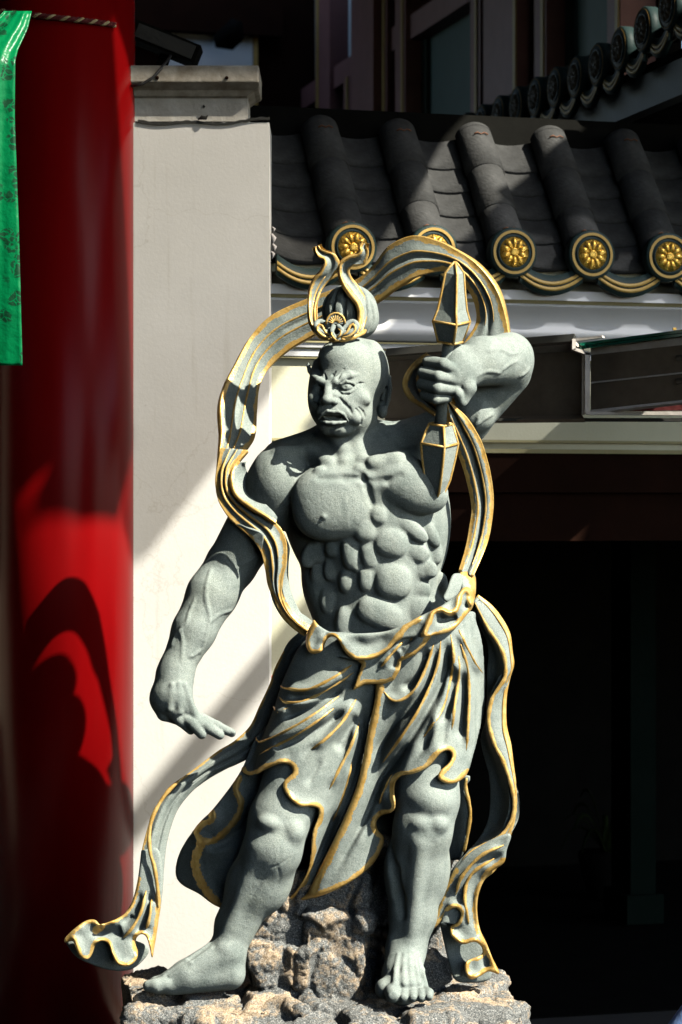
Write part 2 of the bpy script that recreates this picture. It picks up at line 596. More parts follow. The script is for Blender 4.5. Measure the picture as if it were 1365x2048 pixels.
class Cloth:
    """a draped sheet: outline polygon in (u, v), a depth map with folds, and a thickness"""
    def __init__(s, poly, base, thick=16, h=2.5, rnd=6, smooth_poly=True):
        s.poly = catmull(list(poly) + [poly[0]], len(poly) * 6)[:-1] if smooth_poly else np.asarray(poly, float)
        s.h, s.thick, s.rnd = h, thick, rnd
        s.lo = s.poly.min(0) - 14
        s.n = np.ceil((s.poly.max(0) + 14 - s.lo) / h).astype(int) + 1
        s.u = s.lo[0] + h * np.arange(s.n[0]); s.v = s.lo[1] + h * np.arange(s.n[1])
        s.U, s.V = np.meshgrid(s.u, s.v, indexing='ij')
        s.D = base(s.U, s.V)
        s.S = poly_sdf(s.U, s.V, s.poly)
    def ridge(s, pts, amp, wid, groove=0, gw=None, goff=None, side=1, taper=.25):
        """raise a fold along pts; optional groove on one side of it"""
        c = catmull(pts, max(12, len(pts) * 6))
        d, t, sd = line_dist(s.U, s.V, c)
        tp = np.clip(np.minimum(t / taper, (1 - t) / taper), 0, 1) if taper else 1
        tp = tp * tp * (3 - 2 * tp) if taper else 1
        s.D = s.D - amp * tp * np.exp(-(d / wid) ** 2)
        if groove:
            q = d * sd * side - (goff or wid * 1.3)
            s.D = s.D + groove * tp * np.exp(-(q / (gw or wid * .6)) ** 2)
        return s
    def depth(s, u, v):
        i = min(max((u - s.lo[0]) / s.h, 0), s.n[0] - 1.001); j = min(max((v - s.lo[1]) / s.h, 0), s.n[1] - 1.001)
        a, b = int(i), int(j); x, y = i - a, j - b
        D = s.D
        return float(D[a, b]*(1-x)*(1-y) + D[a+1, b]*x*(1-y) + D[a, b+1]*(1-x)*y + D[a+1, b+1]*x*y)
    def mesh(s):
        m = s.S < 3 * s.h
        lo, hi = s.D[m].min() - 8, s.D[m].max() + s.thick + 8
        nd = int((hi - lo) / s.h) + 2
        d = lo + s.h * np.arange(nd)
        g = np.abs(d[None, None, :] - s.D[:, :, None] - s.thick / 2) - s.thick / 2
        # compensate for steep slopes so the sheet keeps its thickness
        gx, gy = np.gradient(s.D, s.h)
        g = g / np.sqrt(1 + gx**2 + gy**2)[:, :, None]
        f = np.broadcast_to(s.S[:, :, None], g.shape)
        r = s.rnd
        a, b = g + r, f + r
        F = np.minimum(np.maximum(a, b), 0) + np.sqrt(np.maximum(a, 0)**2 + np.maximum(b, 0)**2) - r
        V, Fq = surface_nets(F.astype(np.float32), np.array([s.lo[0], s.lo[1], lo]), s.h)
        return relax(V, Fq, 2, .5), Fq
    def build(s, name, mat, parent, gold=()):
        """gold: (polyline, half width) bands painted on the sheet"""
        V, Fq = s.mesh()
        o = smooth_mesh_obj(name, map_px(V), Fq, mat, parent)
        if gold:
            c = V[Fq].mean(1)
            on = np.zeros(len(c), bool)
            for pts, wd in gold:
                d, t, sd = line_dist(c[:, 0], c[:, 1], catmull(pts, max(16, len(pts) * 6)))
                on |= d < wd * (1 + .12 * np.sin(t * 40 + wd) + .09 * np.sin(t * 97 + 1))
            o.data.materials.append(GOLD)
            o.data.polygons.foreach_set('material_index', on.astype(np.int32))
        return o
# ------------------------------------------------------------------ building frame: facade turned 15.4 degrees away to the right
PHI = R(15.4)
BO = Vector((-.264, 1.30, 0))
MB_ = Matrix.Translation(BO) @ Matrix.Rotation(PHI, 4, 'Z')
MBI = MB_.inverted()
CAMP = Vector((0, -CAM_D, CAM_Z))
def on_plane(u, v, Mi, axis, val):
    """photo pixel -> local point on the plane local[axis] = val"""
    o = Mi @ CAMP
    d = (Mi.to_3x3() @ (P(u, v, 0) - CAMP))
    t = (val - o[axis]) / d[axis]
    return o + d * t
def fz(v, u=1150, b=0.0):
    return on_plane(u, v, MBI, 1, b).z

WALLM = mat_basic('cream_wall_paint', (.62, .61, .43), (.70, .69, .52), scale=3, rough=.75, bump=.25, bscale=120, bdist=.003)
WHITEM = mat_basic('white_wall_paint', (.68, .665, .62), (.75, .735, .69), scale=3.5, rough=.8, bump=.2, bscale=70, bdist=.002, detail=9)
def mat_plaster():
    m, nt, b = new_mat('stained_white_plaster')
    tc = N(nt, 'ShaderNodeTexCoord')
    def noise(scale, stretch=None, detail=6):
        n = N(nt, 'ShaderNodeTexNoise', Scale=scale, Detail=detail, Roughness=.62)
        if stretch:
            mp = N(nt, 'ShaderNodeMapping'); mp.inputs['Scale'].default_value = stretch
            nt.links.new(tc.outputs['Object'], mp.inputs[0]); nt.links.new(mp.outputs[0], n.inputs['Vector'])
        else:
            nt.links.new(tc.outputs['Object'], n.inputs['Vector'])
        return n
    base = ramp(nt, noise(3.5, None, 9).outputs[0], [(.3, (.75, .735, .69)), (.7, (.83, .815, .77))])
    drip = ramp(nt, noise(1, (24, 24, 1.1)).outputs[0], [(.28, (.80, .785, .74)), (.42, (1, 1, 1))])
    spot = ramp(nt, noise(38, None, 3).outputs[0], [(.22, (.62, .60, .55)), (.30, (1, 1, 1))])
    vo = N(nt, 'ShaderNodeTexVoronoi', Scale=1.7, feature='DISTANCE_TO_EDGE')
    wob = N(nt, 'ShaderNodeMix', data_type='VECTOR'); wob.inputs[0].default_value = .12
    nt.links.new(tc.outputs['Object'], wob.inputs[4]); nt.links.new(noise(7).outputs['Color'], wob.inputs[5]); nt.links.new(wob.outputs[1], vo.inputs['Vector'])
    crack = ramp(nt, vo.outputs['Distance'], [(.0, (.80, .78, .74)), (.0035, (1, 1, 1))])
    cur = base.outputs[0]
    for q in (drip, spot, crack):
        mx = N(nt, 'ShaderNodeMix', data_type='RGBA', blend_type='MULTIPLY'); mx.inputs[0].default_value = .55
        nt.links.new(cur, mx.inputs[6]); nt.links.new(q.outputs[0], mx.inputs[7]); cur = mx.outputs[2]
    nt.links.new(cur, b.inputs['Base Color'])
    b.inputs['Roughness'].default_value = .85
    b.inputs['Specular IOR Level'].default_value = .2
    bp = N(nt, 'ShaderNodeBump', Strength=.22, Distance=.003)
    nt.links.new(noise(75).outputs[0], bp.inputs['Height']); nt.links.new(bp.outputs[0], b.inputs['Normal'])
    return m
CORN = mat_basic('pale_cornice_paint', (.78, .79, .80), (.85, .86, .86), scale=5, rough=.7, bump=.15, bscale=60, bdist=.002)
OLIVE = mat_basic('olive_trim_and_step_shade', (.34, .30, .14), (.40, .36, .19), rough=.7)
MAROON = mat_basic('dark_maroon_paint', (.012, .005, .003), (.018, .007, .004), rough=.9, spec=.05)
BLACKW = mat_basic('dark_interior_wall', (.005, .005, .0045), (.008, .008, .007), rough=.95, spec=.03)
BROWN = mat_basic('brown_timber_paint', (.22, .092, .08), (.28, .12, .105), scale=8, rough=.55)
GREENP = mat_basic('dark_green_panel', (.028, .085, .072), (.036, .105, .09), rough=.6)
GREYP = mat_basic('pale_grey_panel', (.70, .76, .72), (.78, .82, .79), rough=.8)
GOLDP = mat_gold('gold_leaf', (.62, .36, .05), (.86, .58, .14), metal=.75, rough=.28)
GOLDL = mat_basic('gold_line_paint', (.42, .27, .06), (.55, .36, .09), rough=.5)
PAVE = mat_basic('paving_stone', (.03, .03, .03), (.045, .044, .042), scale=4, rough=.85, bump=.3, bscale=40)
RED = mat_basic('red_paint', (.55, .02, .01), (.62, .03, .015), rough=.5)
STEEL = mat_basic('brown_steel', (.085, .068, .048), (.15, .12, .085), scale=14, rough=.55, bump=.4, bscale=180, bdist=.002, metal=.0)
STEELL = mat_basic('pale_steel_edge', (.55, .50, .44), (.72, .68, .62), scale=20, rough=.45, bump=.2)

g_ = MB(); g_.add([(-60, -60, 0), (60, -60, 0), (60, 60, 0), (-60, 60, 0)], [(0, 1, 2, 3)])
ground = g_.build('ground', PAVE); ground['kind'] = 'structure'

fac = thing('temple_facade', 'cream temple wall with stepped cornice and dark red lintel over a black doorway', 'wall', tuple(MB_ @ Vector((0, 0, 0))))
JA = on_plane(800, 1024, MBI, 1, 0).x            # left door jamb
Z_TOP = fz(540); Z_LED = fz(902); Z_L1 = fz(985); Z_L2 = fz(1082)
AR = 7.0
m_ = MB()
m_.box((-10.0, 0, 0), (JA, .35, Z_LED), MB_)
m_.box((-10.0, 0, Z_LED + .001), (AR, .35, Z_TOP + .02), MB_)
m_.build('wall', WALLM, fac)
def band(v0, v1, b0, name, mat, b1=.0):
    mm = MB(); mm.box((-1.0, b0, fz(v1, b=b0)), (AR, b1 - .002, fz(v0, b=b0)), MB_)
    return mm.build(name, mat, fac)
def profile(pts, name, mat):
    """pts: (photo v at u=1150, b) from top to bottom"""
    poly = [(b, fz(v, b=b)) for v, b in pts]
    mm = MB()
    n = len(poly)
    vs = [MB_ @ Vector((-1.0, b, z)) for b, z in poly] + [MB_ @ Vector((AR, b, z)) for b, z in poly]
    fs = [(i, i + 1, i + 1 + n, i + n) for i in range(n - 1)] + [(n - 1, 0, n, 2*n - 1)]
    mm.add(vs, fs, False)
    return mm.build(name, mat, fac)
profile([(583, .0), (583, -.13), (602, -.13), (602, .0)], 'cornice_fillet', CORN)
profile([(602.5, .0), (602.5, -.118), (609, -.114), (609, .0)], 'cornice_line', OLIVE)
cav = [(609.5, 0)] + [(610 + 46 * t, -.115 + .048 * math.sin(t * math.pi / 2)) for t in np.linspace(0, 1, 9)] + [(664, -.079)] + [(664 + 26 * t, -.079 + .03 * (1 - math.cos(t * math.pi / 2))) for t in np.linspace(.2, 1, 6)] + [(691, 0)]
co = profile(cav, 'cornice_cove', CORN)
co.data.polygons.foreach_set('use_smooth', [True] * len(co.data.polygons))
for a, b, bb in ((692, 695, -.05), (705, 708, -.035), (722, 726, -.022)):
    profile([(a, 0), (a, bb), (b, bb), (b, 0)], 'cornice_line', OLIVE)  # olive strips stand for the slight shadow at each step
profile([(695.5, 0), (695.5, -.045), (704.5, -.04), (704.5, 0)], 'cornice_step', CORN)
profile([(708.5, 0), (708.5, -.03), (721.5, -.026), (721.5, 0)], 'cornice_step', CORN)
profile([(881, 0), (881, -.02), (886, -.02), (886, 0)], 'string_line', OLIVE)
profile([(899, .05), (899, -.035), (907, -.035), (907, .05)], 'lintel_ledge', OLIVE)
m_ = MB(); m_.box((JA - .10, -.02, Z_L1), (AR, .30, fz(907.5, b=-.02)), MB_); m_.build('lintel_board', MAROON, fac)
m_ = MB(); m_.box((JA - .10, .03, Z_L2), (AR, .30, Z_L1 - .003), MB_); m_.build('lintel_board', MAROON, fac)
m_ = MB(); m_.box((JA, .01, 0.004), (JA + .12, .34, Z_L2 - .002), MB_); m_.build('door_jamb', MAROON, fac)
# the dark room behind the doorway
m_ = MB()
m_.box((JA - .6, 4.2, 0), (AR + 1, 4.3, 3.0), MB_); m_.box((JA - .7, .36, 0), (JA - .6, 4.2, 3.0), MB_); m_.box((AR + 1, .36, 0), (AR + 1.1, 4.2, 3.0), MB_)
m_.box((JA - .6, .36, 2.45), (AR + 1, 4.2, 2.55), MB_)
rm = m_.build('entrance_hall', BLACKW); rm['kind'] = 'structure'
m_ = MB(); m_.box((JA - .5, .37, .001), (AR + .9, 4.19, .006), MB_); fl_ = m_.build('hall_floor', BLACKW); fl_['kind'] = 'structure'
q = on_plane(1262, 1500, MBI, 1, 2.2).x; q2 = on_plane(1312, 1500, MBI, 1, 2.2).x
m_ = MB(); m_.box((q, 2.2, .02), (q2, 2.45, 2.44), MB_); m_.box((q - .03, 2.17, .02), (q2 + .03, 2.48, .16), MB_)
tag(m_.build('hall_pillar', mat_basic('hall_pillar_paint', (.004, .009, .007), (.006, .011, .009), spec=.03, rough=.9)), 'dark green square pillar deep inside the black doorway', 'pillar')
pot = thing('potted_plant', 'potted plant with long drooping leaves barely visible in the dark doorway', 'plant', tuple(MB_ @ Vector((on_plane(1215, 1900, MBI, 1, 3.0).x, 3.0, 0.01))))
pc = MBI @ Vector(pot.location)
m_ = MB(); m_.tube([(pc.x, pc.y, .008), (pc.x, pc.y, .05), (pc.x, pc.y, .22), (pc.x, pc.y, .25)], [.10, .11, .15, .15], 16, M=MB_)
m_.build('pot', BLACKW, pot)
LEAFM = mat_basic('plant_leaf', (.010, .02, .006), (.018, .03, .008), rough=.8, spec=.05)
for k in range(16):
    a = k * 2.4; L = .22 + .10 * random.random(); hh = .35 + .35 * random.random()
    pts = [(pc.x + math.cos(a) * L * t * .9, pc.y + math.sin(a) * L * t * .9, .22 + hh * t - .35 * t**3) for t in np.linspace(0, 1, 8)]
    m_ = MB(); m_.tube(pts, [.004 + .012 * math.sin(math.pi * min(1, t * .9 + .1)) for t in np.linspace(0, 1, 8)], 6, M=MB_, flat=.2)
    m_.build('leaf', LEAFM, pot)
rb = MB(); a0 = on_plane(541, 1352, MBI, 1, -.05); a1 = on_plane(586, 1352, MBI, 1, -.05)
rb.box((a0.x, -.06, .0), (a1.x + .25, -.01, a0.z), MB_); rb.box((a0.x + .01, -.065, a0.z - .03), (a1.x + .24, -.06, a0.z - .012), MB_)
tag(rb.build('red_board', RED), 'low red board leaning on the cream wall behind the statue hip', 'board')

# ------------------------------------------------------------------ white pier left of the facade
pier = thing('white_pier', 'white plastered wall pier with weathered concrete cap beside the red column', 'wall', tuple(P(400, 1024, 1.0).xy) + (0,))
x0, x1 = P(240, 0, 1).x, P(539, 0, 1).x
pz = P(0, 245, 1).z
m_ = MB(); m_.box((x0, 1.0, 0), (x1, 1.28, pz)); pw = m_.build('wall', mat_plaster(), pier)
CONC = mat_basic('weathered_concrete', (.26, .22, .16), (.62, .58, .50), scale=13, rough=.9, bump=.5, bscale=70, bdist=.004)
z = lambda v, y=1.0: P(0, v, y).z
xx = lambda u, y=1.0: P(u, 0, y).x
def cap_part(u1, v0, v1, yf, name, mat):
    mm = MB(); mm.box((x0, yf, z(v1)), (xx(u1), 1.27, z(v0))); return mm.build(name, mat, pier)
cap_part(495, 194, 240, 1.03, 'cap_neck', mat_basic('stained_plaster', (.42, .39, .33), (.70, .68, .62), scale=6, rough=.85, bump=.3))
mm = MB()
pr_ = [(xx(495), z(194)), (xx(495), z(190)), (xx(508), z(180)), (xx(517), z(176)), (xx(519), z(172)), (xx(519), z(168))]
vs = [(x, 1.03 - .06 * i / 5, zz) for i, (x, zz) in enumerate(pr_)]
vs2 = [(x0, y, zz) for x, y, zz in vs]; vs3 = [(x, 1.27, zz) for x, y, zz in vs]
n_ = len(vs)
mm.add(vs + vs2 + vs3, [(i, i + 1, n_ + i + 1, n_ + i) for i in range(n_ - 1)] + [(i + 1, i, 2*n_ + i, 2*n_ + i + 1) for i in range(n_ - 1)])
mm.build('cap_moulding', CONC, pier)
cp = cap_part(519, 134, 168.5, .965, 'cap_slab', CONC)
bvl = cp.modifiers.new('bevel', 'BEVEL'); bvl.width = .006; bvl.segments = 2
for u in (315, 454):
    mm = MB(); c = P(u, 156, .964); mm.tube([c, c + Vector((0, -.006, 0))], .0065, 10); mm.build('bolt', MAROON, pier)
TAPE = mat_basic('torn_black_membrane', (.012, .014, .012), (.03, .03, .025), rough=.7)
mm = MB()
pts = [(u, 242 + 3 * math.sin((u - 278) / 22.0) + 5 * math.sin(math.pi * (u - 278) / 220)) for u in range(276, 541, 6)]
vs = [P(u, v - (2 + 2 * abs(math.sin(u * .9))), .992) for u, v in pts] + [P(u, v + 1 + 2.2 * abs(math.sin(u * .53)) * (1 if u < 500 else .3), .992) for u, v in pts]
vs += [v + Vector((0, .02, 0)) for v in vs]
n_ = len(pts)
mm.add(vs, [(i, n_ + i, n_ + i + 1, i + 1) for i in range(n_ - 1)] + [(2*n_ + i, i, i + 1, 2*n_ + i + 1) for i in range(n_ - 1)] + [(n_ + i, 3*n_ + i, 3*n_ + i + 1, n_ + i + 1) for i in range(n_ - 1)])
mm.build('membrane_edge', TAPE, pier)
mm = MB(); mm.tube([P(396, 239, .99), P(404, 235, .985), P(412, 236, .98), (P(417, 230, .975))], [.002, .008, .007, .001], 8); mm.build('membrane_scrap', TAPE, pier)
mm = MB(); mm.tube([P(408, 217, 1.028), P(409, 213, 1.024), P(407, 210, 1.026)], [.001, .004, .001], 8); mm.build('membrane_scrap', TAPE, pier)
cb_ = MB(); cb_.tube([Vector(p) for p in map(lambda q: tuple(P(*q)), [(262, 172, .955), (285, 168, .955), (306, 155, .958), (322, 138, .96), (334, 122, .99), (342, 112, 1.05)])], .0052, 8)
tag(cb_.build('cable', mat_basic('black_cable', (.012, .013, .014), (.02, .02, .02), rough=.5)), 'black cable running over the concrete cap of the white pier', 'cable')
fd = thing('floodlight', 'black box floodlight above the white pier in deep shade', 'lamp', tuple(P(338, 92, 1.2)))
c = P(338, 90, 1.2)
Mf = Matrix.Translation(c) @ Matrix.Rotation(R(22), 4, 'Y')
mm = MB(); mm.box((-.14, -.05, -.035), (.115, .08, .035), Mf); mm.build('housing', BLACKW, fd)
mm = MB(); mm.box((-.12, -.058, -.025), (.10, -.051, .025), Mf); mm.build('glass', TAPE, fd)
mm = MB(); mm.box((-.02, .02, -.20), (.02, .04, -.034), Mf); mm.build('bracket', BLACKW, fd)

# ------------------------------------------------------------------ tiled roofs
def mat_tile(name, c):
    m, nt, b = new_mat(name)
    tc = N(nt, 'ShaderNodeTexCoord')
    n1 = N(nt, 'ShaderNodeTexNoise', Scale=11, Detail=8, Roughness=.7)
    n2 = N(nt, 'ShaderNodeTexNoise', Scale=90, Detail=4)
    for n in (n1, n2):
        nt.links.new(tc.outputs['Object'], n.inputs['Vector'])
    rp = ramp(nt, n1.outputs[0], [(.3, tuple(x * .6 for x in c)), (.55, c), (.78, tuple(x * 1.5 for x in c))])
    nt.links.new(rp.outputs[0], b.inputs['Base Color'])
    b.inputs['Roughness'].default_value = .8
    b.inputs['Specular IOR Level'].default_value = .15
    bp = N(nt, 'ShaderNodeBump', Strength=.35, Distance=.005)
    nt.links.new(n2.outputs[0], bp.inputs['Height']); nt.links.new(bp.outputs[0], b.inputs['Normal'])
    return m
TILE = mat_tile('grey_clay_tile', (.058, .059, .058))
DISCM = mat_basic('dark_green_glaze', (.014, .030, .030), (.022, .042, .040), rough=.55, spec=.2)
TR, DR = .078, .092

def flower_mesh(big=True):
    """gilded chrysanthemum of ten petals with a beaded centre, facing -y at the origin"""
    mb = MB()
    npet = 10
    for k in range(npet):
        a = 2 * math.pi * k / npet + .1
        for ln, wd, rc, hh in ((.0205, .0150, .0345, .014),):
            vs, fs = [], []
            nu, nv = 8, 5
            for i in range(nu + 1):
                t = i / nu
                rr = rc + (t - .5) * 2 * ln
                wl = wd * math.sin(math.pi * min(1, .12 + .82 * t)) ** .7
                for j in range(nv):
                    q = -1 + 2 * j / (nv - 1)
                    hgt = hh * (1 - q * q) * math.sin(math.pi * (.12 + .8 * t))
                    x, zz = rr, q * wl
                    vs.append((x * math.cos(a) - zz * math.sin(a), -hgt, x * math.sin(a) + zz * math.cos(a)))
            for i in range(nu):
                for j in range(nv - 1):
                    p = i * nv + j
                    fs.append((p, p + 1, p + nv + 1, p + nv))
            mb.add(vs, fs, True)
    mb.tube([(0, .004, 0), (0, -.009, 0), (0, -.010, 0)], [.0155, .0155, .012], 16)
    for k in range(8):
        a = k * math.pi / 4
        mb.tube([(.0095 * math.cos(a), -.008, .0095 * math.sin(a)), (.0095 * math.cos(a), -.0125, .0095 * math.sin(a))], [.0028, .0016], 6)
    # dished backing
    mb.tube([(0, .006, 0), (0, -.001, 0)], [.0575, .0575], 32)
    return mb
def ring_mesh(r0, r1, y0, y1, n=40):
    vs, fs = [], []
    for k in range(n):
        q = 2 * math.pi * k / n
        for r, y in ((r0, y0), (r0, y1), (r1, y1), (r1, y0)):
            vs.append((r * math.cos(q), y, r * math.sin(q)))
    for k in range(n):
        k2 = (k + 1) % n
        for j in range(4):
            fs.append((k*4 + j, k2*4 + j, k2*4 + (j+1) % 4, k*4 + (j+1) % 4))
    return vs, fs

class RoofKit:
    """shared meshes for cover tiles, pan tiles, discs and drip tiles"""
    cache = {}
    @classmethod
    def get(s, key, fn):
        if key not in s.cache:
            s.cache[key] = fn()
        return s.cache[key]
def mk(name, mb, mat):
    me = bpy.data.meshes.new(name); me.from_pydata([tuple(v) for v in mb.v], [], mb.f); me.materials.append(mat)
    me.polygons.foreach_set('use_smooth', mb.sm); me.update(); return me
def place(name, me, M, parent, pM):
    o = bpy.data.objects.new(name, me); COL.objects.link(o)
    o.parent = parent
    o.matrix_parent_inverse = pM.inverted()
    o.matrix_basis = M
    return o

def tiled_roof(root, F0, cols, pitch, slope, length, rows, lift=None, wires=True, dull=False):
    """F: frame with x along the eave, -y outwards, z up; cols: x of each cover tile; slope in degrees"""
    pM = Matrix.Translation(Vector(root.location))
    S = Matrix.Rotation(R(slope), 4, 'X')          # local y runs up the slope
    seg = length / 3.0
    def cover():
        mb = MB(); n = 20
        vs, fs = [], []
        for (yy, rr) in ((0, TR), (seg * .97, TR * .93), (seg + .012, TR * .93)):
            for k in range(n + 1):
                a = math.pi * k / n
                vs.append((rr * math.cos(a), yy, rr * math.sin(a) - .01))
        for i in range(2):
            for k in range(n):
                p = i * (n + 1) + k
                fs.append((p, p + n + 1, p + n + 2, p + 1))
        # lip: the thickness seen at the lower end
        m0 = len(vs)
        for k in range(n + 1):
            a = math.pi * k / n
            vs.append(((TR - .012) * math.cos(a), 0, (TR - .012) * math.sin(a) - .01))
        for k in range(n):
            fs.append((k, k + 1, m0 + k + 1, m0 + k))
        mb.add(vs, fs, True); return mk('cover_tile', mb, TILE)
    def dome():
        mb = MB(); n, mm = 20, 8
        vs, fs = [], []
        for i in range(mm + 1):
            t = i / mm * math.pi / 2
            for k in range(n + 1):
                a = math.pi * k / n
                rr = TR * .95 * math.cos(t)
                vs.append((rr * math.cos(a), seg * .0 + .055 * math.sin(t), rr * math.sin(a) - .01))
        for i in range(mm):
            for k in range(n):
                p = i * (n + 1) + k
                fs.append((p, p + n + 1, p + n + 2, p + 1))
        mb.add(vs, fs, True); return mk('cover_tile', mb, TILE)
    ph = length / rows
    def pan():
        mb = MB(); n = 10
        vs, fs = [], []
        hw = pitch / 2
        for (yy, zz) in ((-.015, .012), (ph + .02, 0.0)):
            for k in range(n + 1):
                q = -1 + 2 * k / n
                vs.append((q * hw, yy, .055 * q * q - .055 + zz))
        for k in range(n + 1):
            q = -1 + 2 * k / n
            vs.append((q * hw, -.013, .055 * q * q - .055 - .008))
        for k in range(n):
            fs.append((k, k + 1, n + 2 + k, n + 1 + k))
            fs.append((2*(n+1) + k, 2*(n+1) + k + 1, k + 1, k))
        mb.add(vs, fs, True); return mk('pan_tile', mb, TILE)
    cov = RoofKit.get(('c', seg), cover); dm = RoofKit.get(('d', seg), dome); pn = RoofKit.get(('p', ph, pitch), pan)
    def disc():
        mb = MB(); mb.tube([(0, .03, 0), (0, -.012, 0), (0, -.018, 0)], [DR, DR, DR - .006], 40); return mk('tile_end_disc', mb, DISCM)
    def ring():
        mb = MB(); mb.add(*ring_mesh(.071, .081, -.0225, -.017)); return mk('gold_ring', mb, GOLDL)
    def ring2():
        mb = MB(); mb.add(*ring_mesh(.0575, .062, -.024, -.012)); return mk('rim', mb, DISCM)
    def flower():
        return mk('gold_flower', flower_mesh(), GOLDP)
    dk = RoofKit.get('disc', disc); rg = RoofKit.get('ring', ring); fl = RoofKit.get('flower', flower)
    if dull:  # wing tile ends get a darker ring and flower
        rg = RoofKit.get('ring_d', lambda: mk('gold_ring', (lambda q: (q.add(*ring_mesh(.0795, .083, -.0205, -.017)), q)[1])(MB()), mat_basic('dull_gold_line', (.16, .10, .025), (.22, .14, .035), rough=.7, spec=.1)))
        fl = RoofKit.get('flower_d', lambda: mk('dark_flower', flower_mesh(), mat_basic('dark_flower_tone', (.045, .032, .012), (.07, .05, .02), rough=.6)))
    r2 = RoofKit.get('rim', ring2)
    def drip(g0, g1, yy, zt):
        mb = MB(); n = 14; vs, fs = [], []
        hw = pitch / 2 - .03
        for k in range(n + 1):
            q = -1 + 2 * k / n
            zc = -.050 * (1 - q * q)
            for y_, z_ in ((yy, zc + g1), (yy, zc + g0), (yy + .02 + zt, zc + g0), (yy + .02 + zt, zc + g1)):
                vs.append((q * hw, y_, z_))
        for k in range(n):
            for j in range(4):
                fs.append((k*4 + j, (k+1)*4 + j, (k+1)*4 + (j+1) % 4, k*4 + (j+1) % 4))
        fs += [(3, 2, 1, 0), tuple(n*4 + j for j in range(4))]
        mb.add(vs, fs, True); return mb
    dp = RoofKit.get(('drip', pitch), lambda: mk('drip_tile', drip(-.062, .012, -.02, 0), DISCM))
    dl1 = RoofKit.get(('drip1', pitch), lambda: mk('gold_line', drip(-.026, -.012, -.0235, -.016), GOLDL))
    dl2 = RoofKit.get(('drip2', pitch), lambda: mk('gold_line', drip(-.046, -.032, -.0235, -.016), GOLDL))
    wire = RoofKit.get('wire', lambda: mk('wire_tie', MB().tube([(-.028, 0, .0), (-.014, .006, .004), (0, 0, .001), (.014, .006, .004), (.028, 0, 0)], .003, 6), mat_basic('rusty_wire', (.10, .035, .015), (.2, .08, .03))))
    for i, x in enumerate(cols):
        F = F0 @ Matrix.Translation((0, 0, lift(x) if lift else 0))
        for j in range(3):
            M = F @ Matrix.Translation((x, 0, 0)) @ S @ Matrix.Translation((0, j * seg, .0)) @ Matrix.Rotation(R(random.uniform(-.8, .8)), 4, 'Y')
            o = place('cover_tile', cov if j < 2 else cov, M, root, pM)
            if wires and j in (0, 2):
                w_ = place('wire_tie', wire, Matrix.Translation((0, seg * (.35 if j == 0 else .75), TR * .955 - .01)), o, Matrix.Identity(4))
                w_.matrix_parent_inverse = Matrix.Identity(4)
        place('cover_tile', dm, F @ Matrix.Translation((x, 0, 0)) @ S @ Matrix.Translation((0, 3 * seg, 0)), root, pM)
        d = place('tile_end_disc', dk, F @ Matrix.Translation((x, -.02, .012)), root, pM)
        for nm, me in (('gold_ring', rg), ('rim', r2), ('gold_flower', fl)):
            o = place(nm, me, Matrix.Translation((0, -.0205 if nm == 'gold_flower' else 0, 0)) @ (Matrix.Rotation(random.uniform(0, .6), 4, 'Y') if nm == 'gold_flower' else Matrix.Identity(4)), d, Matrix.Identity(4))
            o.matrix_parent_inverse = Matrix.Identity(4)
    xs = [cols[0] - pitch] + list(cols)
    for x in xs:
        xc = x + pitch / 2
        F = F0 @ Matrix.Translation((0, 0, lift(xc) if lift else 0))
        for j in range(rows):
            place('pan_tile', pn, F @ Matrix.Translation((xc, 0, 0)) @ S @ Matrix.Translation((0, j * ph, .004 * random.random())), root, pM)
        d = place('drip_tile', dp, F @ Matrix.Translation((xc, 0, -.03)), root, pM)
        for me in (dl1, dl2):
            o = place('gold_line', me, Matrix.Identity(4), d, Matrix.Identity(4)); o.matrix_parent_inverse = Matrix.Identity(4)

# lower pent roof over the facade
EB = -.15
p1 = on_plane(705, 492, MBI, 1, EB - .03); p2 = on_plane(1337, 517, MBI, 1, EB - .03)
PITCH = (p2.x - p1.x) / 4
lowr = thing('pent_roof', 'low grey tiled roof with five gold flower tile ends above the cream cornice', 'roof', tuple(MB_ @ Vector((p1.x, EB, (p1.z + p2.z) / 2))))
zc_ = (p1.z + p2.z) / 2
FR = MB_ @ Matrix.Translation((0, EB, zc_ - .012))
cols = [p1.x + PITCH * k for k in range(0, 7)]
tiled_roof(lowr, FR, cols, PITCH, 50, .66, 5)
m_ = MB(); m_.box((p1.x - PITCH * 1.0, EB + .06, zc_ - .085), (AR, .02, zc_ - .05), MB_); m_.build('soffit_board', WALLM, lowr)
# solid body under the tiles
prs = [(EB + .03, zc_ - .055), (.40, zc_ - .055), (.40, zc_ + .60), (EB + .45, zc_ + .42)]
m_ = MB(); n_ = 4
vs = [MB_ @ Vector((p1.x - PITCH * .95, b, z_)) for b, z_ in prs] + [MB_ @ Vector((AR, b, z_)) for b, z_ in prs]
m_.add(vs, [(0, 1, 2, 3), (7, 6, 5, 4)] + [(i, i + 4, (i+1) % 4 + 4, (i+1) % 4) for i in range(4)]); m_.build('roof_body', BLACKW, lowr)
MORT = mat_basic('broken_white_mortar', (.5, .46, .44), (.7, .66, .64), rough=.9)
for (u, v, s_) in ((544, 478, 1.0), (546, 496, .8), (543, 510, .7), (545, 460, .5)):
    m_ = MB(); c = P(u + 2, v, 1.02); m_.tube([c + Vector((-.004, 0, .018 * s_)), c + Vector((.004, -.004, .004)), c + Vector((-.002, 0, -.02 * s_))], [.004, .010 * s_, .003], 8); m_.build('mortar_chip', MORT, lowr)

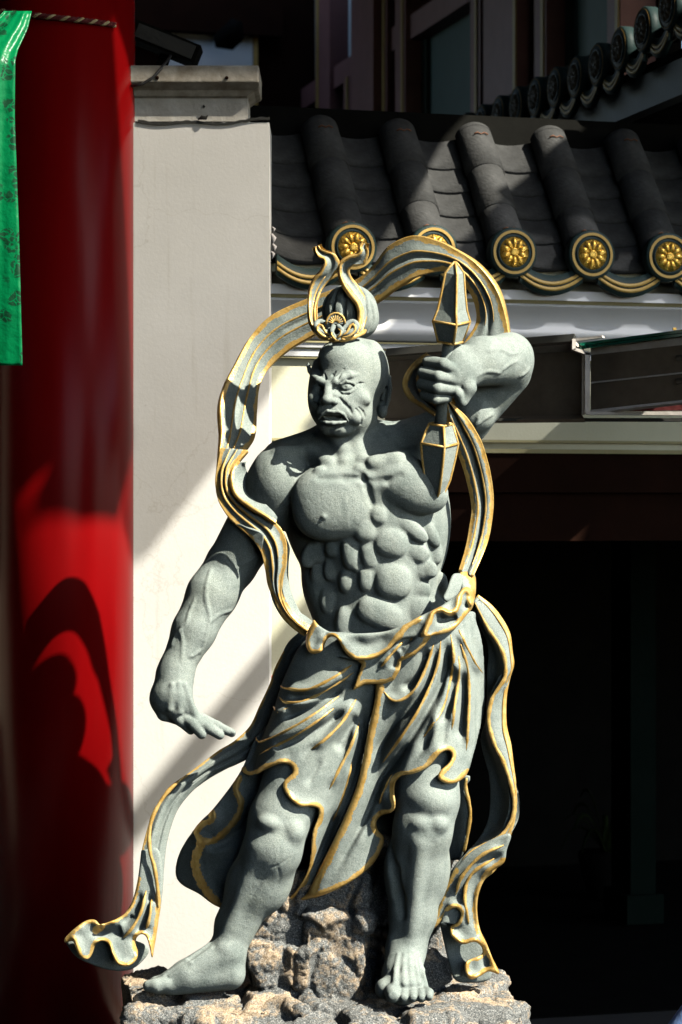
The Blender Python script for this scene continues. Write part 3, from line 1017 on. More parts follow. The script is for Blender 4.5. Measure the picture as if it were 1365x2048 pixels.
# side wing: eave running towards the viewer on the right, wall with windows behind
WE = Matrix.Rotation(PHI - R(90), 4, 'Z')          # x along -e2 (towards the viewer), -y = -e1 (to the left)
wn = P(1310, 50, 2.1)
wing = thing('wing_roof', 'upper tiled eave of the side wing with round gold ringed tile ends receding into shade', 'roof', tuple(wn))
FW = Matrix.Translation(wn) @ WE
WP = .252
tiled_roof(wing, FW, [-.04 - WP * k + WP * 2 for k in range(15)][::-1], WP, 30, .60, 4, wires=False, dull=True, lift=lambda x: -.085 + .10 * max(0, min(1, (x + .9) / 1.1)) ** 2)
m_ = MB(); m_.box((-3.6, .05, -.30), (1.0, .12, -.155), FW); m_.build('fascia_board', mat_basic('blue_green_board', (.02, .032, .034), (.03, .045, .046), rough=.6), wing)
m_ = MB(); m_.box((-3.6, .03, -.15), (1.0, .9, -.13), FW); m_.build('roof_deck', BLACKW, wing)

ww = thing('wing_wall', 'dark timber upper wall with gold edged posts, green panels and pale panels above a beam', 'wall', tuple(FW @ Vector((0, .85, 0))))
FWI = FW.inverted()
WO = .85
def wp(u, v):
    return on_plane(u, v, FWI, 1, WO)
Zb1 = wp(744, 95).z; Zb0 = wp(744, 140).z
xl = wp(560, 100).x; xr = wp(1290, 100).x
m_ = MB(); m_.box((xl - .5, WO + .12, -1.2), (xr, WO + .2, 4.0), FW); m_.build('backing', BLACKW, ww)
m_ = MB(); m_.box((xl - .5, WO - .06, Zb0), (xr, WO + .10, Zb1), FW); m_.build('beam', BROWN, ww)
m_ = MB(); m_.box((xl - .5, WO - .08, Zb1 + 1.5), (xr, WO + .10, Zb1 + 1.8), FW); m_.build('beam', BROWN, ww)
def post(u0, u1, gold=(), proud=.0, z0=-1.2, z1=4.0):
    a, b = wp(u0, 100).x, wp(u1, 100).x
    a, b = min(a, b), max(a, b)
    mm = MB(); mm.box((a, WO - .09 - proud, z0), (b, WO + .1, z1), FW); mm.build('post', BROWN, ww)
    for gu in gold:
        x = wp(gu, 100).x
        mm = MB(); mm.box((x - .02, WO - .10 - proud, z0), (x + .02, WO - .085 - proud, z1), FW); mm.build('gold_edge', GOLDL, ww)
post(545, 582, (578,)); post(655, 684, (660,)); post(744, 790, (), .06); post(791, 800, (795,)); post(817, 838, (833,)); post(712, 726, (721,), z1=Zb0 - .004)
post(970, 990, (983,)); post(1013, 1082, (1079,), .05); post(1100, 1124, (1118,)); post(1248, 1275, (1270,))
def panel(u0, u1, z0, z1, mat, name, dep=.05):
    a, b = sorted((wp(u0, 100).x, wp(u1, 100).x))
    mm = MB(); mm.box((a, WO + dep, z0), (b, WO + dep + .03, z1), FW); mm.build(name, mat, ww)
panel(596, 655, Zb1 + .003, Zb1 + 1.3, GREYP, 'pale_panel'); panel(684, 744, Zb1 + .003, Zb1 + 1.3, GREYP, 'pale_panel')
panel(614, 712, -1.2, Zb0 - .003, GREENP, 'green_panel'); panel(838, 970, -1.2, Zb0 - .003, GREENP, 'green_panel'); panel(1124, 1248, -1.2, 2, GREENP, 'green_panel')
panel(950, 1012, Zb1 + .003, Zb1 + 1.3, GREYP, 'pale_panel')
# inner green frames round the panels
for u0, u1 in ((838, 970), (614, 712), (1124, 1248)):
    for ua, ub in ((u0, u0 + 8), (u1 - 8, u1)):
        panel(ua, ub, -1.2, Zb0 - .003, mat_basic('green_frame', (.018, .05, .04), (.022, .06, .05), rough=.5), 'panel_frame', .02)
# far end wall, top left
ew = thing('end_wall', 'dark end wall high behind the pier with a pale plaster panel and gold strip', 'wall', tuple(MB_ @ Vector((-2, 9, 5))))
def ep(u, v, b=9.0):
    return on_plane(u, v, MBI, 1, b)
m_ = MB(); m_.box((ep(150, 0).x - 1, 9.1, 2.5), (ep(640, 0).x, 9.3, 9.0), MB_); m_.build('wall', MAROON, ew)
a, b = ep(325, 62), ep(506, 135); m_ = MB(); m_.box((a.x, 9.0, b.z - .5), (b.x, 9.08, a.z), MB_); m_.build('pale_panel', GREYP, ew)
a, b = ep(350, 0), ep(420, 30); m_ = MB(); m_.box((a.x, 9.0, b.z), (b.x, 9.08, a.z + .6), MB_); m_.build('pale_panel', GREYP, ew)
a = ep(511, 100); m_ = MB(); m_.box((a.x - .015, 8.98, 2.6), (a.x + .015, 9.02, a.z + .15), MB_); m_.build('gold_edge', GOLDL, ew)
a = ep(300, 50); m_ = MB(); m_.box((a.x - .6, 8.9, a.z - .05), (ep(560, 0).x, 9.0, a.z + .25), MB_); m_.build('beam', MAROON, ew)
m_ = MB(); c = ep(445, 55, 8.6); m_.tube([c_ for c_ in ((c.x, 8.6, c.z), (c.x + .05, 8.6, c.z - .05), (c.x + .12, 8.6, c.z - .12))], [.10, .14, .06], 12, M=MB_)
m_.build('lantern', BLACKW, ew)

# ------------------------------------------------------------------ red column, rope and green cloth
def mat_lacquer():
    m, nt, b = new_mat('red_lacquer')
    tc = N(nt, 'ShaderNodeTexCoord')
    n1 = N(nt, 'ShaderNodeTexNoise', Scale=2.2, Detail=5)
    mp = N(nt, 'ShaderNodeMapping'); mp.inputs['Scale'].default_value = (3, 3, .5)
    nt.links.new(tc.outputs['Object'], mp.inputs[0]); nt.links.new(mp.outputs[0], n1.inputs['Vector'])
    rp = ramp(nt, n1.outputs[0], [(.3, (.17, .0015, .002)), (.7, (.235, .002, .003))])
    nt.links.new(rp.outputs[0], b.inputs['Base Color'])
    b.inputs['Roughness'].default_value = .28
    b.inputs['Specular IOR Level'].default_value = .13
    bp = N(nt, 'ShaderNodeBump', Strength=.12, Distance=.01)
    nt.links.new(n1.outputs[0], bp.inputs['Height']); nt.links.new(bp.outputs[0], b.inputs['Normal'])
    return m
LAC = mat_lacquer()
CY, CRAD = 1.03, .26
CX = (270 - 682.5) * (CAM_D + CY) / FPX - CRAD
colm = thing('red_column', 'thick round red lacquered column at the left edge', 'column', (CX, CY, 0))
m_ = MB(); m_.tube([(CX, CY, .18), (CX, CY, 2.0), (CX, CY, 4.6)], CRAD, 72); m_.build('shaft', LAC, colm)
m_ = MB(); m_.tube([(CX, CY, .002), (CX, CY, .12), (CX, CY, .179)], [.36, .36, .30], 48); m_.build('base', CONC, colm)
rope = thing('rope', 'twisted dark red and gold rope tied round the red column', 'rope', (CX, CY - CRAD, P(0, 40, .6).z))
RC = [mat_basic('rope_red', (.10, .010, .012), (.16, .02, .02), rough=.8), mat_basic('rope_gold', (.46, .36, .18), (.58, .46, .26), rough=.7)]
def rope_pt(t):
    q = R(-200 + 250 * t)
    rr = CRAD + .010
    x, y = CX + rr * math.sin(q), CY - rr * math.cos(q)
    v = 22 + 36 * max(0, min(1, (q + .9) / 2.2)) ** 1.2
    return Vector((x, y, P(0, v, y).z))
for s_ in range(3):
    mb = MB(); pts = []
    for i in range(260):
        t = i / 259
        c = rope_pt(t); q = R(-200 + 250 * t)
        out = Vector((math.sin(q), -math.cos(q), 0)); a = t * 150 + s_ * 2 * math.pi / 3
        pts.append(c + out * (.0052 * math.cos(a)) + Vector((0, 0, .0052 * math.sin(a))))
    mb.tube(pts, .0055, 7); mb.build('strand', RC[1] if s_ == 0 else RC[0], rope)
def mat_brocade():
    m, nt, b = new_mat('green_satin_brocade')
    tc = N(nt, 'ShaderNodeTexCoord')
    wv = N(nt, 'ShaderNodeTexNoise', Scale=14, Detail=3)
    nt.links.new(tc.outputs['Object'], wv.inputs['Vector'])
    mixv = N(nt, 'ShaderNodeMix', data_type='VECTOR'); mixv.inputs[0].default_value = .06
    nt.links.new(tc.outputs['Object'], mixv.inputs[4]); nt.links.new(wv.outputs['Color'], mixv.inputs[5])
    vo = N(nt, 'ShaderNodeTexVoronoi', Scale=19, feature='F1'); nt.links.new(mixv.outputs[1], vo.inputs['Vector'])
    v2 = N(nt, 'ShaderNodeTexVoronoi', Scale=44, feature='DISTANCE_TO_EDGE'); nt.links.new(mixv.outputs[1], v2.inputs['Vector'])
    m1 = ramp(nt, vo.outputs['Distance'], [(.40, (1, 1, 1)), (.46, (0, 0, 0))])
    m2 = ramp(nt, v2.outputs['Distance'], [(.05, (0, 0, 0)), (.09, (1, 1, 1))])
    mu = N(nt, 'ShaderNodeMix', data_type='RGBA', blend_type='MULTIPLY'); mu.inputs[0].default_value = 1
    nt.links.new(m1.outputs[0], mu.inputs[6]); nt.links.new(m2.outputs[0], mu.inputs[7])
    col_ = N(nt, 'ShaderNodeMix', data_type='RGBA')
    col_.inputs[6].default_value = (.0, .165, .052, 1); col_.inputs[7].default_value = (.0, .05, .017, 1)
    nt.links.new(mu.outputs[2], col_.inputs[0]); nt.links.new(col_.outputs[2], b.inputs['Base Color'])
    ro = ramp(nt, mu.outputs[2], [(0, (.34,) * 3), (1, (.6,) * 3)]); nt.links.new(ro.outputs[0], b.inputs['Roughness'])
    b.inputs['Specular IOR Level'].default_value = .25
    n2 = N(nt, 'ShaderNodeTexNoise', Scale=26, Detail=3); nt.links.new(tc.outputs['Object'], n2.inputs['Vector'])
    bp = N(nt, 'ShaderNodeBump', Strength=.5, Distance=.01); nt.links.new(n2.outputs[0], bp.inputs['Height']); nt.links.new(bp.outputs[0], b.inputs['Normal'])
    return m
def cloth_strip():
    nu, nv = 26, 110
    vs, fs = [], []
    for j in range(nv + 1):
        t = j / nv
        v = 22 + 709 * t
        right = np.interp(t, [0, .05, .11, .14, .3, .6, 1], [64, 56, 36, 31, 30, 38, 45])
        left = np.interp(t, [0, .08, .2, 1], [10, -50, -110, -120])
        for i in range(nu + 1):
            s_ = i / nu
            u = left + (right - left) * s_
            gather = max(0, 1 - t * 7)
            y = .20 + .010 * math.sin(s_ * 7 + t * 3) + .003 * math.sin(s_ * 23 + 5 * t) + .003 * math.sin(t * 31 + s_ * 5) + .12 * gather
            vs.append(P(u, v, y))
    for j in range(nv):
        for i in range(nu):
            p = j * (nu + 1) + i
            fs.append((p, p + nu + 1, p + nu + 2, p + 1))
    o = mesh_obj('green_cloth', vs, fs, mat_brocade(), smooth=True)
    sd = o.modifiers.new('thickness', 'SOLIDIFY'); sd.thickness = .002
    return o
tag(cloth_strip(), 'bright green brocade cloth hanging from the rope at the left edge', 'cloth')

# ------------------------------------------------------------------ steel and glass canopy on the right
can = thing('glass_canopy', 'brown steel canopy edge with layered green glass on the right', 'canopy', tuple(P(1180, 760, .8)))
def quad_slab(pts, thick, name, mat, parent=can):
    """quad with thickness away from the camera"""
    a = [Vector(p) for p in pts]
    nrm = (a[1] - a[0]).cross(a[3] - a[0]).normalized()
    if nrm.y < 0:
        nrm = -nrm
    bk = [p + nrm * thick for p in a]
    mm = MB(); mm.add(a + bk, [(0, 1, 2, 3), (7, 6, 5, 4)] + [((i+1) % 4, i, i + 4, (i+1) % 4 + 4) for i in range(4)])
    o = mm.build(name, mat, parent)
    bm = bmesh.new(); bm.from_mesh(o.data); bmesh.ops.recalc_face_normals(bm, faces=bm.faces); bm.to_mesh(o.data); bm.free()
    return o
# left run against the facade
quad_slab([P(770, 722, 1.24), P(1164, 702, .84), P(1164, 829, .84), P(770, 836, 1.24)], .02, 'web', STEEL)
quad_slab([P(770, 714, 1.20), P(1150, 688, .80), P(1164, 702, .838), P(770, 722, 1.238)], .012, 'top_flange', STEELL)
quad_slab([P(770, 711, 1.19), P(1146, 682, .79), P(1150, 688, .80), P(770, 714, 1.20)], .03, 'gutter_lip', TAPE)
quad_slab([P(770, 836, 1.235), P(1164, 829, .835), P(1170, 838, .80), P(770, 842, 1.20)], .012, 'bottom_flange', STEEL)
# front run on the right, nearer the viewer
quad_slab([P(1182, 704, .80), P(1420, 676, .50), P(1420, 800, .50), P(1182, 823, .80)], .02, 'web', STEEL)
quad_slab([P(1182, 698, .79), P(1420, 668, .49), P(1420, 684, .50), P(1182, 710, .80)], .02, 'top_rail', STEELL)
quad_slab([P(1182, 764, .795), P(1420, 738, .495), P(1420, 741, .495), P(1182, 767, .795)], .01, 'web_rib', STEELL)
quad_slab([P(1180, 820, .80), P(1420, 794, .50), P(1420, 798, .49), P(1180, 826, .79)], .012, 'bottom_flange', STEELL)
# end plate with its bent lips
for pts in ([(1145, 678), (1152, 678), (1152, 700), (1145, 699)], [(1145, 699), (1152, 696), (1182, 704), (1182, 710), (1172, 709)], [(1171, 704), (1181, 706), (1180, 825), (1170, 829)]):
    fr = [P(u, v, .765) for u, v in pts]; bk = [p + Vector((0, .05, 0)) for p in fr]; n_ = len(pts)
    mm = MB(); mm.add(fr + bk, [tuple(range(n_ - 1, -1, -1)), tuple(range(n_, 2*n_))] + [(i, (i+1) % n_, (i+1) % n_ + n_, i + n_) for i in range(n_)])
    mm.build('end_plate', STEELL, can)
quad_slab([P(1172, 823, .76), P(1430, 823, .66), P(1430, 831, .66), P(1172, 829, .76)], .04, 'lower_flange', STEELL)
quad_slab([P(1250, 818, .85), P(1430, 800, .72), P(1430, 820, .72), P(1250, 822, .85)], .03, 'red_strip', mat_basic('faded_red_strip', (.16, .03, .03), (.22, .045, .04)))
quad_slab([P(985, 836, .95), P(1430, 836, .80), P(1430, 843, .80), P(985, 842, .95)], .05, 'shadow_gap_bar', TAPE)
def mat_glass(name, tint, edge=False):
    m, nt, b = new_mat(name)
    b.inputs['Base Color'].default_value = (*tint, 1)
    b.inputs['Roughness'].default_value = .08
    b.inputs['Transmission Weight'].default_value = .7 if edge else .9
    b.inputs['IOR'].default_value = 1.45
    return m
GLE = mat_glass('green_glass_edge', (.02, .30, .20), True)
for k, (v0, v1) in enumerate(((686, 692), (693.5, 699))):
    a = [P(1158, v0, .78), P(1420, v0 - 34, .48), P(1420, v1 - 34, .48), P(1158, v1, .78)]
    bk = [p + Vector((.35, 1.1, 0)) for p in a]
    mm = MB(); mm.add(a + bk, [(0, 1, 2, 3), (7, 6, 5, 4)] + [((i+1) % 4, i, i + 4, (i+1) % 4 + 4) for i in range(4)]); mm.build('glass_sheet', GLE, can)
quad_slab([P(1146, 677, .77), P(1204, 671, .73), P(1205, 675, .73), P(1146, 683, .77)], .03, 'pressing_strip', STEELL)
for v in (716, 762):
    mm = MB(); c = P(1355, v, .57); mm.tube([c + Vector((0, .01, 0)), c + Vector((.06, -.03, .0))], .0105, 12); mm.build('bolt', TAPE, can)
mm = MB(); c = P(1349, 658, .54); mm.box((c.x - .005, c.y - .01, c.z - .004), (c.x + .006, c.y + .01, c.z + .004)); mm.build('clip', GOLDL, can)

# ------------------------------------------------------------------ passer-by at the lower right corner, almost wholly outside the frame
def passer():
    root = thing('person', 'person in light blue trousers striding past at the lower right corner', 'person', (1.38, .30, 0))
    B = Ops()
    s = PXM
    def w(x, y, z_):      # metres, figure-local -> pixel-like space for the sculpting grid
        return (x * s, -z_ * s, y * s)
    def C(p, r1, q, r2, k=8): B.C(w(*p), r1 * s, w(*q), r2 * s, k)
    C((0, 0, .98), .15, (0, 0, 1.36), .17); C((-.12, 0, 1.38), .06, (.12, 0, 1.38), .06); C((0, 0, 1.45), .055, (0, 0, 1.56), .055); B.E(*w(0, -.02, 1.66), .078 * s, .115 * s, .098 * s, k=6)
    for sd, sw in ((-1, .18), (1, -.18)):
        C((sd * .15, 0, 1.38), .052, (sd * .17, sw * .6, 1.12), .044); C((sd * .17, sw * .6, 1.12), .042, (sd * .15, sw * 1.3 - .08, .88), .032)
        B.E(*w(sd * .15, sw * 1.4 - .09, .82), .035 * s, .07 * s, .025 * s, k=6)
        C((sd * .09, 0, .95), .10, (sd * .13, -sw * .8, .50), .068); C((sd * .13, -sw * .8, .50), .066, (sd * .36, -sw * 1.2 + .05, .10), .045)
        C((sd * .36, -sw * 1.2 + .06, .05), .042, (sd * .37, -sw * 1.2 - .12, .038), .034)
    V, Fq = B.mesh((-.56 * s, -1.80 * s, -.42 * s), (.56 * s, 0.0, .42 * s), 9)
    W = np.stack([V[:, 0] / s, V[:, 2] / s, -V[:, 1] / s], 1) + np.array([1.38, .30, 0])
    smooth_mesh_obj('body', W, Fq, mat_basic('skin', (.45, .28, .2), (.5, .32, .23), rough=.6), root)
    T = Ops()
    def C2(p, r1, q, r2, k=8): T.C(w(*p), r1 * s, w(*q), r2 * s, k)
    C2((0, 0, .95), .165, (0, 0, 1.02), .165)
    for sd, sw in ((-1, .18), (1, -.18)):
        C2((sd * .09, 0, .95), .118, (sd * .13, -sw * .8, .50), .088); C2((sd * .13, -sw * .8, .50), .088, (sd * .37, -sw * 1.2 + .05, .12), .12)
    V, Fq = T.mesh((-.56 * s, -1.25 * s, -.5 * s), (.56 * s, -.02 * s, .5 * s), 8)
    W = np.stack([V[:, 0] / s, V[:, 2] / s, -V[:, 1] / s], 1) + np.array([1.38, .30, 0])
    smooth_mesh_obj('trousers', W, Fq, mat_basic('blue_cotton', (.20, .33, .66), (.25, .39, .72), scale=20, rough=.85), root)
    SH = Ops()
    SH.C(w(0, 0, .98), .165 * s, w(0, 0, 1.34), .18 * s, 8); SH.C(w(-.12, 0, 1.38), .08 * s, w(.12, 0, 1.38), .08 * s, 8)
    V, Fq = SH.mesh((-.56 * s, -1.60 * s, -.4 * s), (.56 * s, -.7 * s, .4 * s), 9)
    W = np.stack([V[:, 0] / s, V[:, 2] / s, -V[:, 1] / s], 1) + np.array([1.38, .30, 0])
    smooth_mesh_obj('shirt', W, Fq, WHITEM, root)
    HR = Ops(); HR.E(*w(0, .02, 1.70), .088 * s, .10 * s, .10 * s, k=4)
    V, Fq = HR.mesh((-.2 * s, -1.85 * s, -.2 * s), (.2 * s, -1.55 * s, .2 * s), 8)
    W = np.stack([V[:, 0] / s, V[:, 2] / s, -V[:, 1] / s], 1) + np.array([1.38, .30, 0])
    smooth_mesh_obj('hair', W, Fq, BLACKW, root)
passer()

# ------------------------------------------------------------------ added unseen roof panels, shaped to shade the column, pier, roof and doorway
SHADEZ = 6.0
shade_roof = thing('added_shade_roof', 'added unseen roof of solid and tinted panels, shaped to shade the scene', 'roof', (2, -1, SHADEZ))
SHADEM = mat_basic('shade_panel_paint', (.05, .045, .04), (.07, .06, .05), rough=.8)
def tint_sheet(name, t):
    m, nt, b = new_mat(name)
    nt.nodes.remove(b)
    tr = N(nt, 'ShaderNodeBsdfTransparent'); tr.inputs[0].default_value = (t[0], t[1], t[2], 1)
    gl = N(nt, 'ShaderNodeBsdfGlossy'); gl.inputs[0].default_value = (.8, .8, .8, 1); gl.inputs[1].default_value = .1
    mx = N(nt, 'ShaderNodeMixShader'); mx.inputs[0].default_value = .06
    nt.links.new(tr.outputs[0], mx.inputs[1]); nt.links.new(gl.outputs[0], mx.inputs[2])
    nt.links.new(mx.outputs[0], nt.nodes['Material Output'].inputs['Surface'])
    return m
TG = tint_sheet('pier_tint_sheet', (.64, .63, .62))
TG2 = tint_sheet('cornice_tint_sheet', (.42, .43, .46))
TG3 = tint_sheet('band_tint_sheet', (.45, .44, .42))
def shade_poly(pts, name, mat, th=.06, dz=0):
    mm = MB(); n = len(pts)
    vs = [(x, y, SHADEZ + dz) for x, y in pts] + [(x, y, SHADEZ + dz + th) for x, y in pts]
    mm.add(vs, [tuple(range(n)), tuple(range(2*n - 1, n - 1, -1))] + [(i, (i+1) % n, (i+1) % n + n, i + n) for i in range(n)])
    o = mm.build(name, mat, shade_roof)
    bm = bmesh.new(); bm.from_mesh(o.data); bmesh.ops.recalc_face_normals(bm, faces=bm.faces); bm.to_mesh(o.data); bm.free()
    return o
# solid strip in front, uneven edge shaped for the shade line on the column
shade_poly([(-9, 1.1), (-9, .95), (.97, -.85), (1.9, -1.42), (2.15, -1.50), (2.25, -1.41), (2.33, -1.52), (2.5, -1.51), (2.62, -1.42), (2.45, -1.16), (2.0, -.91), (1.45, -.62), (.4, -.05)], 'solid_shade_panel', SHADEM)
shade_poly([(2.625, -1.40), (2.82, -1.38), (2.79, -1.15), (2.70, -.45), (1.15, -.43), (1.08, -.44), (1.45, -.615), (2.0, -.905), (2.45, -1.155)], 'tint_shade_panel', TG, .012)  # added sheet that dims the sun on the pier
shade_poly([(-9, 1.11), (.4, -.045), (1.075, -.432), (2.70, -.445), (2.62, .05), (2.55, .4), (2.55, 9), (-9, 9)], 'solid_shade_panel', SHADEM)
shade_poly([(2.97, -.78), (4.4, -.85), (4.0, -.13), (2.99, -.12)], 'tint_shade_panel', TG2, .012)  # added sheet that dims the sun on the cornice
shade_poly([(2.99, -.115), (3.995, -.12), (4.55, -.9), (4.55, -2.3), (12, -2.3), (12, 9), (2.56, 9), (2.56, 1.25), (3.1, 1.2), (3.1, .55)], 'solid_shade_panel', SHADEM)
shade_poly([(-9, .94), (.55, -.78), (.62, -1.42), (.97, -1.5), (1.9, -2.1), (2.4, -2.3), (3.15, -3.1), (3.85, -4.0), (6.0, -4.2), (7, -9), (-9, -9)], 'solid_shade_panel', SHADEM)  # added to cut sky light on the statue and column
shade_poly([(5.9, -2.305), (12, -2.305), (12, -9), (7.01, -9), (6.01, -4.2)], 'solid_shade_panel', SHADEM)
shade_poly([(3.47, -.87), (3.58, -.87), (3.60, -1.95), (3.48, -1.90)], 'tint_shade_panel', TG3, .012, -.05)  # added strip that lays a diagonal shade band across the pier
for x, y in ((-8.6, -8.6), (11.5, -8.6), (11.5, -2.3), (11.5, 6.5), (-5.6, 6.6), (-5.6, 1.3)):
    mm = MB(); mm.box((x - .12, y - .12, .0), (x + .12, y + .12, SHADEZ - .001)); mm.build('post', BROWN, shade_roof)  # posts added under the unseen shade panels
cw = MB(); cw.box((-9.6, -14, .001), (-9.3, 9, 5.6)); cw.box((-9.7, -14.1, 5.601), (-9.2, 9.1, 5.8))  # unseen wall added to keep low sky light out on the left
tag(cw.build('sky_block_wall', MAROON), 'added dark red wall far to the left, blocks low sky light', 'wall')
# row of shophouses across the street, behind the viewer
SHOP = mat_basic('shophouse_wall', (.22, .20, .17), (.28, .26, .22), rough=.8)
for k, (xa, xb, hh) in enumerate(((-26, -13, 11), (-12.9, -4, 12), (-3.9, 3, 10.5))):
    hs = thing('shophouse', ['plain shophouse across the street, far left behind the viewer', 'tall shophouse across the street behind the viewer', 'low shophouse across the street, right behind the viewer'][k], 'house', ((xa + xb) / 2, -20, 0), 'shophouses across the street')
    mm = MB(); mm.box((xa, -27, 0), (xb, -20, hh)); mm.build('wall', SHOP, hs)
    mm = MB(); mm.box((xa - .2, -27.2, hh + .002), (xb + .2, -19.6, hh + .3)); mm.build('roof', MAROON, hs)
    for fl0 in (4.2, 7.6):
        for j in range(4):
            x = xa + (xb - xa) * (j + .5) / 4
            mm = MB(); mm.box((x - .6, -19.98, fl0), (x + .6, -19.9, fl0 + 1.8)); mm.build('window', BLACKW, hs)
# ------------------------------------------------------------------ rough rock base
from mathutils import noise as mnoise
def mat_rock():
    m, nt, b = new_mat('rough_granite')
    tc = N(nt, 'ShaderNodeTexCoord')
    sp = N(nt, 'ShaderNodeTexNoise', Scale=210, Detail=3, Roughness=.8)
    lg = N(nt, 'ShaderNodeTexNoise', Scale=5.5, Detail=6, Roughness=.65)
    md = N(nt, 'ShaderNodeTexNoise', Scale=34, Detail=6, Roughness=.75)
    for n in (sp, lg, md):
        nt.links.new(tc.outputs['Object'], n.inputs['Vector'])
    grey = ramp(nt, sp.outputs[0], [(.34, (.028, .033, .034)), (.46, (.11, .118, .116)), (.56, (.22, .23, .222)), (.70, (.60, .58, .54))])
    tan = ramp(nt, sp.outputs[0], [(.34, (.15, .105, .065)), (.5, (.45, .34, .22)), (.68, (.76, .63, .47))])
    geo = N(nt, 'ShaderNodeNewGeometry')
    add = N(nt, 'ShaderNodeMath', operation='ADD')
    mul = N(nt, 'ShaderNodeMath', operation='MULTIPLY'); mul.inputs[1].default_value = .55
    nt.links.new(md.outputs[0], mul.inputs[0])
    nt.links.new(lg.outputs[0], add.inputs[0]); nt.links.new(mul.outputs[0], add.inputs[1])
    pt = N(nt, 'ShaderNodeMath', operation='MULTIPLY'); pt.inputs[1].default_value = .9
    nt.links.new(geo.outputs['Pointiness'], pt.inputs[0])
    ad2 = N(nt, 'ShaderNodeMath', operation='ADD')
    nt.links.new(add.outputs[0], ad2.inputs[0]); nt.links.new(pt.outputs[0], ad2.inputs[1])
    mk = ramp(nt, ad2.outputs[0], [(.0, (0, 0, 0)), (1.0, (1, 1, 1))])
    mr = N(nt, 'ShaderNodeMapRange'); mr.inputs[1].default_value = 1.22; mr.inputs[2].default_value = 1.34
    nt.links.new(ad2.outputs[0], mr.inputs[0])
    mx = N(nt, 'ShaderNodeMix', data_type='RGBA')
    nt.links.new(mr.outputs[0], mx.inputs[0]); nt.links.new(grey.outputs[0], mx.inputs[6]); nt.links.new(tan.outputs[0], mx.inputs[7])
    nt.links.new(mx.outputs[2], b.inputs['Base Color'])
    b.inputs['Roughness'].default_value = .85
    bp = N(nt, 'ShaderNodeBump', Strength=.7, Distance=.008)
    h = N(nt, 'ShaderNodeTexNoise', Scale=90, Detail=7, Roughness=.75)
    nt.links.new(tc.outputs['Object'], h.inputs['Vector'])
    nt.links.new(h.outputs[0], bp.inputs['Height']); nt.links.new(bp.outputs[0], b.inputs['Normal'])
    return m
ROCK = mat_rock()

class WBox:
    """rounded boxes united in world metres"""
    def __init__(s): s.b = []
    def add(s, c, half, rz=0, rx=0, ry=0, r=.02): s.b.append((np.array(c, float), np.array(half, float), np.array(Matrix.Rotation(R(rz), 3, 'Z') @ Matrix.Rotation(R(rx), 3, 'X') @ Matrix.Rotation(R(ry), 3, 'Y')), r)); return s
    def field(s, X, Y, Z):
        F = None
        for c, h, M, r in s.b:
            p = [X - c[0], Y - c[1], Z - c[2]]
            q = [np.abs(sum(M[j][i] * p[j] for j in range(3))) - (h[i] - r) for i in range(3)]
            d = np.sqrt(sum(np.maximum(a, 0)**2 for a in q)) + np.minimum(np.maximum(np.maximum(q[0], q[1]), q[2]), 0) - r
            F = d if F is None else np.minimum(F, d)
        return F
    def mesh(s, lo, hi, h):
        n = [int((b - a) / h) + 1 for a, b in zip(lo, hi)]
        ax = [lo[i] + h * np.arange(n[i], dtype=np.float32) for i in range(3)]
        F = s.field(ax[0][:, None, None], ax[1][None, :, None], ax[2][None, None, :])
        V, Fq = surface_nets(np.ascontiguousarray(F, dtype=np.float32), np.array(lo), h)
        return V, Fq[:, ::1]

def roughen(V, Fq, amps):
    """push vertices along their normals by fractal and ridged noise"""
    nr = np.zeros_like(V)
    a, b, c, d = (V[Fq[:, i]] for i in range(4))
    fn = np.cross(c - a, d - b)
    for i in range(4):
        for k in range(3):
            nr[:, k] += np.bincount(Fq[:, i], fn[:, k], len(V))
    nr /= np.linalg.norm(nr, axis=1, keepdims=True) + 1e-12
    out = V.copy()
    for i in range(len(V)):
        p = Vector(V[i])
        h = 0
        for sc, am, kind in amps:
            if kind == 'f':
                h += am * mnoise.fractal(p * sc, 1.0, 2.0, 4)
            elif kind == 'c':
                q = p + Vector((mnoise.noise(p * 9), mnoise.noise(p * 9 + Vector((7, 3, 1))), mnoise.noise(p * 9 + Vector((2, 9, 4))))) * .03
                dd, pt = mnoise.voronoi(q * sc)
                e = min(1.0, (dd[1] - dd[0]) * 9.0)
                h += am * ((mnoise.cell(pt[0] * 7.3) * .9) * e - (1 - e) * .6)
            elif kind == 'v':
                h += am * (mnoise.voronoi(p * sc)[0][0] - .35)
            else:
                h += am * (mnoise.ridged_multi_fractal(p * sc, .9, 2.1, 4, 1.0, 2.0) - 1.0)
        out[i] += nr[i] * h
    return out

rock = WBox()
T0 = .497
rock.add((-.045, .16, .26), (.60, .34, .225), r=.03)
rock.add((-.50, -.03, .25), (.17, .16, .235), rz=4, r=.03)
rock.add((-.17, -.10, .23), (.20, .16, .225), rz=-6, r=.03)
rock.add((.20, -.16, .24), (.20, .17, .240), rz=5, rx=2, r=.03)
rock.add((.47, -.08, .24), (.115, .15, .235), rz=-8, r=.03)
rock.add((-.60, .06, .42), (.075, .10, .12), rz=10, ry=-8, r=.02)          # lump that carries the left tail
rock.add((-.03, -.17, .36), (.13, .03, .10), rz=16, ry=12, r=.02)
rock.add((-.32, -.20, .35), (.12, .03, .09), rz=-6, ry=5, r=.02)
